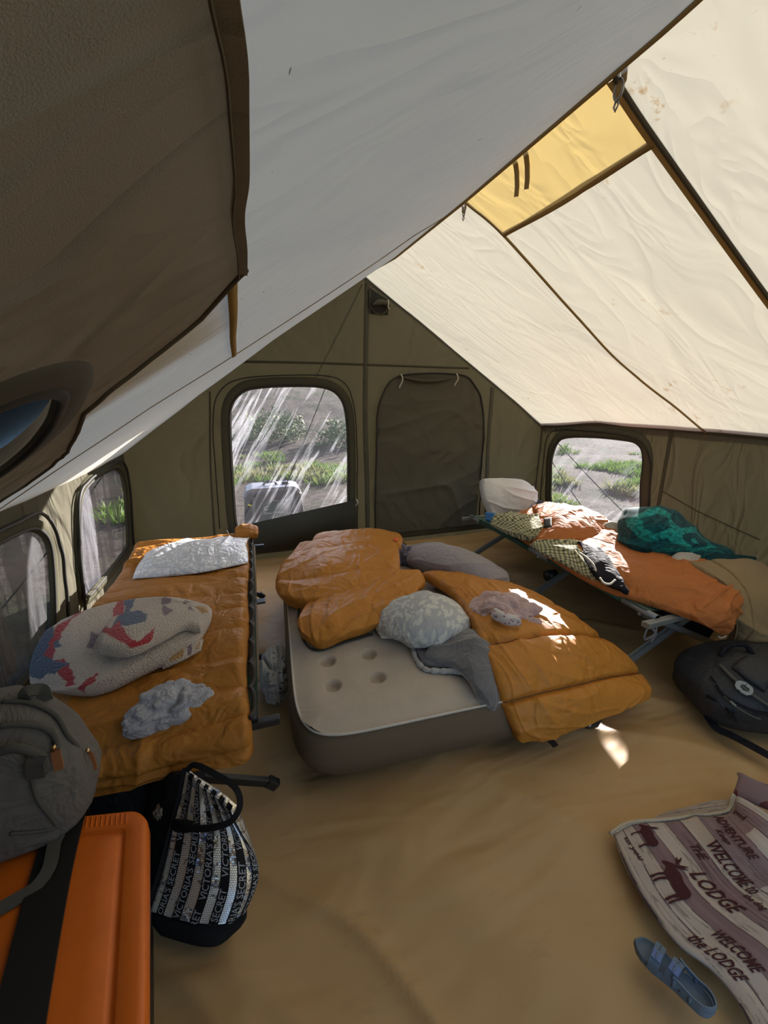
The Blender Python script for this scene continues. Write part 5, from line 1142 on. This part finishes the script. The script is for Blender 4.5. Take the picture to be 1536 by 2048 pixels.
# black sports bag
M_SPB = wrinkled('black_ballistic_nylon', (.026, .026, .027), (.018, .018, .019), .6, 12, .35, .0, spec=.4)
dx_, dy_ = 2.30, .98
db = empty('sports_bag', (dx_, dy_, 0), label='black sports bag with grey emblem in front of the khaki trousers', cat='bag')
BG = loft([(dx_, dy_, .005, .31, .19, 4), (dx_, dy_, .05, .345, .215, 3.4), (dx_, dy_, .14, .36, .225, 3.2), (dx_ + .01, dy_ + .015, .21, .33, .195, 3.0), (dx_ + .02, dy_ + .03, .27, .25, .14, 2.8), (dx_ + .02, dy_ + .035, .295, .14, .07, 2.4)], 6)
def dbd(V):
    c = V.mean(1, keepdims=True); d = V - c; L = np.linalg.norm(d[..., :2], axis=-1, keepdims=True); V = V.copy()
    V[..., :2] += d[..., :2] / (L + 1e-6) * (.016 * folds(V[..., 0] + V[..., 1], V[..., 2], 20, 6, 3, 361, .8) - .005)[..., None]; V[..., 2] += .01 * folds(V[..., 0], V[..., 1], 20, 6, 3, 362) * (V[..., 2] > .05); return V
ROT = -.45
rings('body', BG, M_SPB, db, 110, rot=ROT, disp=dbd)
RB = np.array(BG)
def on_db(px, py, off=.006):
    d = ray(px, py); d = d / np.linalg.norm(d); P0 = np.array([0, 0, H])
    for i in range(1200, 3200):
        q = P0 + d * i * .001
        if .0 < q[2] < .295:
            cx, cy, rx, ry = (np.interp(q[2], RB[:, 2], RB[:, j]) for j in (0, 1, 3, 4)); x, y = q[0] - dx_, q[1] - dy_
            x, y = x * math.cos(ROT) + y * math.sin(ROT), -x * math.sin(ROT) + y * math.cos(ROT)
            if abs((x - cx + dx_) / rx) ** 3 + abs((y - cy + dy_) / ry) ** 3 < 1: return q - d * off
    return W(px, py, .02)
for nm, pts, r, m in (('zip', [(1440, 1330), (1462, 1352), (1490, 1378), (1520, 1400), (1560, 1425)], .008, M_BPD), ('seam', [(1432, 1370), (1450, 1392), (1485, 1412), (1515, 1425), (1545, 1430)], .006, M_BLKC), ('pocket_zip', [(1448, 1392), (1470, 1412), (1500, 1430), (1520, 1438)], .005, M_BPD)):
    tube(nm, spline(np.array([on_db(*q, .016) for q in pts]), 40), r, m, db)
M_EMB = plain('pale_grey_rubber_emblem', (.25, .26, .25), .6)
p0 = on_db(1488, 1376, .024); pn = np.cross(on_db(1510, 1390, .0) - on_db(1470, 1365, .0), on_db(1500, 1355, .0) - on_db(1475, 1395, .0)); pn /= np.linalg.norm(pn)
if pn[1] > 0: pn = -pn
def emb(loop):
    V = []
    for zx, zy in loop:
        d = ray(1380 + zx / 4.763, 1100 + zy / 4.763); V.append(np.array([0, 0, H]) + d * (np.dot(p0 - [0, 0, H], pn) / np.dot(d, pn)))
    n = len(V); B = [v - pn * .008 for v in V]
    mesh_obj('emblem', np.array(V + B), [tuple(range(n))] + [(i, (i + 1) % n, n + (i + 1) % n, n + i) for i in range(n)], M_EMB, db, smooth=False, label='pale grey looped emblem')
emb([(545, 1262), (475, 1242), (440, 1252), (429, 1290), (445, 1320), (482, 1342), (500, 1322), (478, 1305), (482, 1283), (505, 1278), (525, 1290)])
emb([(548, 1268), (600, 1312), (606, 1350), (585, 1380), (540, 1384), (478, 1350), (495, 1328), (540, 1350), (565, 1345), (568, 1325), (530, 1295)])
tube('shoulder_strap', spline([on_db(1428, 1360, .01), W(1408, 1345, .10), W(1405, 1375, .05), W(1425, 1405, .06), on_db(1462, 1425, .02), on_db(1472, 1440, .02)], 50), 0, M_BLKC, db, flat=(.032, .005, (.3, -.6, .8)))
tube('shoulder_strap', spline([on_db(1424, 1395, .01), W(1414, 1425, .03), W(1432, 1455, .012), W(1462, 1470, .012), W(1500, 1490, .012), W(1545, 1515, .012)], 50), 0, M_BLKC, db, flat=(.036, .005, (-.2, -.2, 1)))
tube('grab_handle', spline([on_db(1440, 1312, .0), on_db(1452, 1300, .02) + [0, 0, .02], on_db(1485, 1300, .02) + [0, 0, .03], on_db(1505, 1308, .0)], 30), .012, M_BLKC, db)
puffed('top_pocket', np.array([[on_db(*q, .012) for q in r] for r in [[(1462, 1335), (1495, 1362), (1530, 1385)], [(1475, 1322), (1508, 1338), (1545, 1355)], [(1490, 1312), (1520, 1318), (1550, 1328)]]]), 40, 40, M_SPB, db, .018, 0, .03)
tube('zip_pull', [on_db(1460, 1402, .03), on_db(1472, 1412, .035)], .005, M_ALU, db)

# ================================================================== LODGE BLANKET ON THE FLOOR
LBC, LBD, LBM = np.array([.50, .41, .33]), np.array([.075, .018, .018]), np.array([.20, .125, .12])
lb_rows = pix([[(1226, 1670, .012), (1250, 1735, .015), (1296, 1815, .015), (1352, 1888, .02), (1420, 1940, .02), (1475, 2005, .02), (1530, 2110, .02)],
               [(1262, 1650, .016), (1312, 1720, .02), (1365, 1800, .02), (1432, 1862, .02), (1500, 1915, .03), (1560, 1990, .02), (1620, 2090, .02)],
               [(1330, 1645, .016), (1385, 1710, .02), (1440, 1785, .02), (1505, 1840, .03), (1575, 1890, .03), (1640, 1960, .02), (1700, 2060, .02)],
               [(1400, 1640, .016), (1452, 1700, .04), (1505, 1765, .02), (1575, 1815, .02), (1640, 1865, .02), (1710, 1930, .02), (1780, 2020, .02)],
               [(1462, 1628, .02), (1510, 1678, .06), (1570, 1735, .03), (1640, 1790, .02), (1710, 1835, .02), (1780, 1890, .02), (1850, 1980, .02)],
               [(1472, 1592, .05), (1530, 1628, .05), (1600, 1680, .02), (1680, 1740, .02), (1760, 1790, .02), (1830, 1840, .02), (1900, 1920, .02)]])
def lodge_paint(x, y, U, V):
    w = .006 * noise(x * 3, y * 9, 0, 7); b = (y + w) / .062; k = np.floor(b); m = b - k
    tone = _hash(k, k * 0, k * 0, 5) * .5 + .5
    gr = fbm(x * 5, y * 60, 0, 11, 3) * .5 + .5
    C = LBC * (1 - .0 * tone[..., None]) * (1 - gr[..., None] * .25) + 0 * x[..., None]
    dk = (tone > .45) & (fbm(x * 3.2 + k * 7, k * 3.1, 0, 12, 1) > -.15); C = np.where(dk[..., None], LBM * (.8 + .5 * gr[..., None]), C)
    C = np.where(((m < .07))[..., None], LBM * .55, C)
    C = np.where((np.abs(gr - .52) < .035)[..., None] & (tone < .8)[..., None], C * .6, C)
    return np.clip(C, 0, 1)
M_LODGE = patterned('printed_fleece', .9, .35, 260, .35, .15, .08)
lb, TLB = puffed('blanket', lb_rows, 300, 260, M_LODGE, None, lambda x, y, U, V: .010 + .020 * folds(x, y, 12, 2.6, 4, 371, .7) * sstep(.05, .3, V) + .008 * folds(x, y, 60, 6, 3, 372), .0, .02, floor=.002, paint=lodge_paint,
   label='maroon and cream plank-print fleece blanket lying on the floor in the near right corner', cat='blanket')
M_PRN = cloth('maroon_print', (.065, .017, .017), .9, weave=.5)
def ltext(s, u0, v0, hu, hv, dv=0.0, shear=.2, bold=.02):
    V, Fc = text_geo(s, 1.0, shear, bold); w = V[:, 0].max()
    bmv = surf_at(TLB, u0 + V[:, 0] / w * hu, v0 + V[:, 1] * hv + dv * V[:, 0] / w, .0025)
    mesh_obj('lettering', bmv, Fc, M_PRN, lb, smooth=False)
ltext('WELCOME to', .15, .49, .26, .10); ltext('THE', .14, .40, .07, .075); ltext('LODGE', .25, .30, .22, .11, .02); ltext('ADVENTURE', .02, .66, .22, .075); ltext('Keep', .10, .585, .07, .06)
ltext('the dog', .40, .44, .10, .05); ltext('to you', .05, .06, .12, .05, .02); ltext('WELCOME', .52, .14, .22, .085); ltext('the LODGE', .50, .045, .26, .085); ltext('good', .03, .80, .07, .07)
def lshape(polys, u0, v0, su, sv):
    for p in polys:
        P = spline(np.array(p, float), max(24, len(p) * 3), True); c = P.mean(0); n = len(P)
        R = [surf_at(TLB, u0 + (c[0] + (P[:, 0] - c[0]) * k) * su, v0 + (c[1] + (P[:, 1] - c[1]) * k) * sv, .003) for k in (1, .66, .33, .02)]
        mesh_obj('printed_animal', np.concatenate(R), [(i * n + j, i * n + (j + 1) % n, (i + 1) * n + (j + 1) % n, (i + 1) * n + j) for i in range(3) for j in range(n)], M_PRN, lb)
moose = [[(.10, .62), (.22, .78), (.38, .80), (.55, .74), (.80, .72), (.92, .60), (.90, .42), (.70, .38), (.45, .40), (.25, .44)], [(.24, .45), (.30, .42), (.28, .2), (.30, .02), (.25, .0), (.24, .2)], [(.36, .45), (.42, .42), (.38, .2), (.40, .02), (.35, .02), (.33, .2)],
         [(.76, .42), (.86, .42), (.82, .22), (.86, .02), (.80, .0), (.76, .22)], [(.86, .5), (.92, .48), (.92, .22), (.95, .03), (.90, .02), (.87, .24)], [(.20, .74), (.14, .84), (.02, .70), (-.03, .58), (.02, .56), (.12, .62)], [(.14, .84), (.17, .98), (.24, 1.1), (.22, .98), (.30, 1.05), (.24, .92), (.20, .82)], [(.12, .84), (.08, .98), (-.02, 1.08), (.02, .96), (-.06, .98), (.05, .88)]]
lshape(moose, .19, .10, .17, .20); lshape([moose[0], moose[1], moose[3], moose[5], moose[6]], .02, .14, .11, .17)
u = np.linspace(0, 0, 90); v = np.linspace(0, .99, 90); E_ = surf_at(TLB, u + .004, v, .004)
tube('cream_edge', E_ + np.array([-.004, .004, 0]), .0065, cloth('cream_blanket_stitch', (.52, .44, .32), .9), lb, seg=6)
SB = []
for i in range(70):
    p = surf_at(TLB, np.array([.002]), np.array([i / 70 * .98]), .008)[0]; q = surf_at(TLB, np.array([.016]), np.array([i / 70 * .98 + .004]), .008)[0]
    SB.append(tube('', [p, q], .0022, None, build=False, seg=4))
mesh_obj('blanket_stitch', *merge(SB), M_CORD, lb, kind='stuff')
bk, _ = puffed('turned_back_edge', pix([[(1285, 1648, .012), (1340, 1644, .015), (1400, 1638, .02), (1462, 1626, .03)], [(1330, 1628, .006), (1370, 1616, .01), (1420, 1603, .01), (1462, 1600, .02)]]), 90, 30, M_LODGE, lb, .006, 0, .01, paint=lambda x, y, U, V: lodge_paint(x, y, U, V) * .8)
cn, _ = puffed('raised_corner', pix([[(1464, 1592, .03), (1500, 1606, .03), (1560, 1630, .03)], [(1476, 1556, .06), (1512, 1576, .06), (1570, 1600, .05)], [(1473, 1545, .05), (1508, 1562, .05), (1570, 1585, .04)]]), 60, 40, M_LODGE, lb, .012, .01, .02, paint=lambda x, y, U, V: np.where((fbm(x * 14, y * 14, 0, 3, 2) > .0)[..., None], LBD * 1.5, LBM))

# ================================================================== SANDAL
M_SAN = plain('slate_blue_moulded_foam', (.13, .175, .225), .65, spec=.3, bump=.1, bs=200); M_SAN2 = plain('grey_blue_footbed', (.115, .135, .14), .8, spec=.2, bump=.2, bs=90); M_SAN3 = plain('mid_blue_buckle', (.10, .16, .34), .5)
toe, heel = W(1266, 1888, .0), W(1424, 2036, .0)
ax = heel - toe; SL = np.linalg.norm(ax); ax /= SL; sdv = np.array([-ax[1], ax[0], 0]); 
sn = empty('sandal', tuple((toe + heel) / 2), label='single slate blue two-strap sandal on the floor beside the plank-print blanket', cat='sandal')
SK = SL / .20
kk = np.linspace(0, 1, 30); hwL = np.interp(kk, [0, .06, .15, .3, .45, .6, .75, .88, .96, 1], [.0, .024, .034, .040, .037, .031, .029, .028, .018, .0]) * SK; hwR = np.interp(kk, [0, .06, .15, .3, .45, .6, .75, .88, .96, 1], [.0, .020, .030, .034, .029, .026, .027, .027, .018, .0]) * SK
def outl(sc, z):
    L = [toe + ax * SL * k + sdv * a * sc + [0, 0, z] for k, a in zip(kk, hwL)]; R = [toe + ax * SL * k - sdv * a * sc + [0, 0, z] for k, a in zip(kk[::-1][1:-1], hwR[::-1][1:-1])]
    return np.array(L + R)
def inset(P, d):
    c = P.mean(0); T = np.roll(P, -1, 0) - np.roll(P, 1, 0); N = np.cross(T, [0, 0, 1.0]); N /= np.linalg.norm(N, axis=1, keepdims=True) + 1e-9
    s_ = np.sign(((P - c) * N).sum(1).mean()); return P - N * d * s_
P0 = outl(1, 0)
def lz(P, z): Q = P.copy(); Q[:, 2] = z; return Q
stack('sole', [lz(inset(P0, .004), .002), lz(P0, .006), lz(P0, .020), lz(inset(P0, .001), .026), lz(inset(P0, .004), .027), lz(inset(P0, .007), .021)], M_SAN, sn)
stack('footbed', [lz(inset(P0, .0065), .016), lz(inset(P0, .007), .0205), lz(inset(P0, .012), .0195), lz(inset(P0, .018), .018)], M_SAN2, sn, label='greyer moulded footbed')
def arch(k0, h, w, nm, mat=M_SAN, th=.004, skew=0, lo=.012):
    a = np.linspace(-1, 1, 22); i = int(k0 * 29); L, R = hwL[i], hwR[i]
    P = np.array([toe + ax * (SL * k0 + skew * q) + sdv * ((L if q > 0 else R) * 1.02 * (np.sign(q) * (1 - (1 - abs(q)) ** 1.5)) if True else 0) + [0, 0, lo + (h - lo) * math.sqrt(max(0, 1 - abs(q) ** 3.0))] for q in a])
    return tube(nm, P, 0, mat, sn, flat=(w, th, np.array([toe * 0 + [0, 0, 1.0] + sdv * q * .9 for q in a]))), P
s1, P1 = arch(.30, .052 * SK, .024, 'strap'); s2, P2 = arch(.52, .060 * SK, .024, 'strap', skew=.004)
for s_, P_ in ((s1, P1), (s2, P2)):
    m = P_[8] + [0, 0, .004]; d = P_[9] - P_[6]; d /= np.linalg.norm(d)
    bar('buckle', m - d * .012, m + d * .012, .022, .005, M_SAN3, s_, bev=.001); bar('prong', m - d * .009 + [0, 0, .003], m + d * .009 + [0, 0, .003], .004, .003, M_SAN, s_, bev=.0005)
    for q in (-.020, -.028): tube('punch_hole', [m - d * q + [0, 0, -.001], m - d * q + [0, 0, .001]], .0014, M_BLK, s_, seg=8)
for nm, k0, sc in (('heel_wall', .5, 1.0),):
    kq = np.linspace(.52, 1, 18); side = lambda hw, sg: [toe + ax * SL * k + sdv * sg * np.interp(k, kk, hw) for k in kq]
    path = np.array(side(hwL, 1) + side(hwR, -1)[::-1][1:]); zz = np.interp(np.abs(np.linspace(-1, 1, len(path))), [0, .5, 1], [.048, .042, .052]) * SK
    tube('heel_strap', np.stack([path[:, 0], path[:, 1], zz], 1), 0, M_SAN, sn, flat=(.004, .014, (0, 0, 1)))
    zz2 = zz * .55; tube('heel_wall', np.stack([path[:, 0], path[:, 1], zz2 + .0], 1)[4:-4], 0, M_SAN, sn, flat=(.004, .012, (0, 0, 1)))
    for j in (1, 8, -9, -2): tube('side_post', [np.array([path[j][0], path[j][1], .02]), np.array([path[j][0], path[j][1], zz[j]])], .005, M_SAN, sn, seg=6)

puffed('duffel_bag', [[(2.66, 1.45, .01), (2.66, 2.1, .01), (2.66, 2.8, .01), (2.66, 3.5, .01)], [(2.66, 1.40, .22), (2.66, 2.1, .24), (2.66, 2.8, .24), (2.66, 3.55, .22)], [(2.74, 1.42, .37), (2.74, 2.1, .40), (2.74, 2.8, .40), (2.74, 3.52, .38)],  # added blocker: keeps window sun off the floor under the right cot
       [(2.98, 1.42, .38), (2.98, 2.1, .41), (2.98, 2.8, .41), (2.98, 3.52, .38)], [(3.12, 1.42, .2), (3.12, 2.1, .2), (3.12, 2.8, .2), (3.12, 3.5, .2)], [(3.13, 1.45, .01), (3.13, 2.1, .01), (3.13, 2.8, .01), (3.13, 3.5, .01)]], 90, 60,
       cloth('navy_blocker_fabric', (.018, .019, .030), .75, wr=.5, wscale=8), None, lambda x, y, U, V: .008 + .012 * folds(x, y, 50, 4, 3, 9), .0, .03, label='added navy duffel shape blocking the low sun between the right cot and the wall', cat='bag')
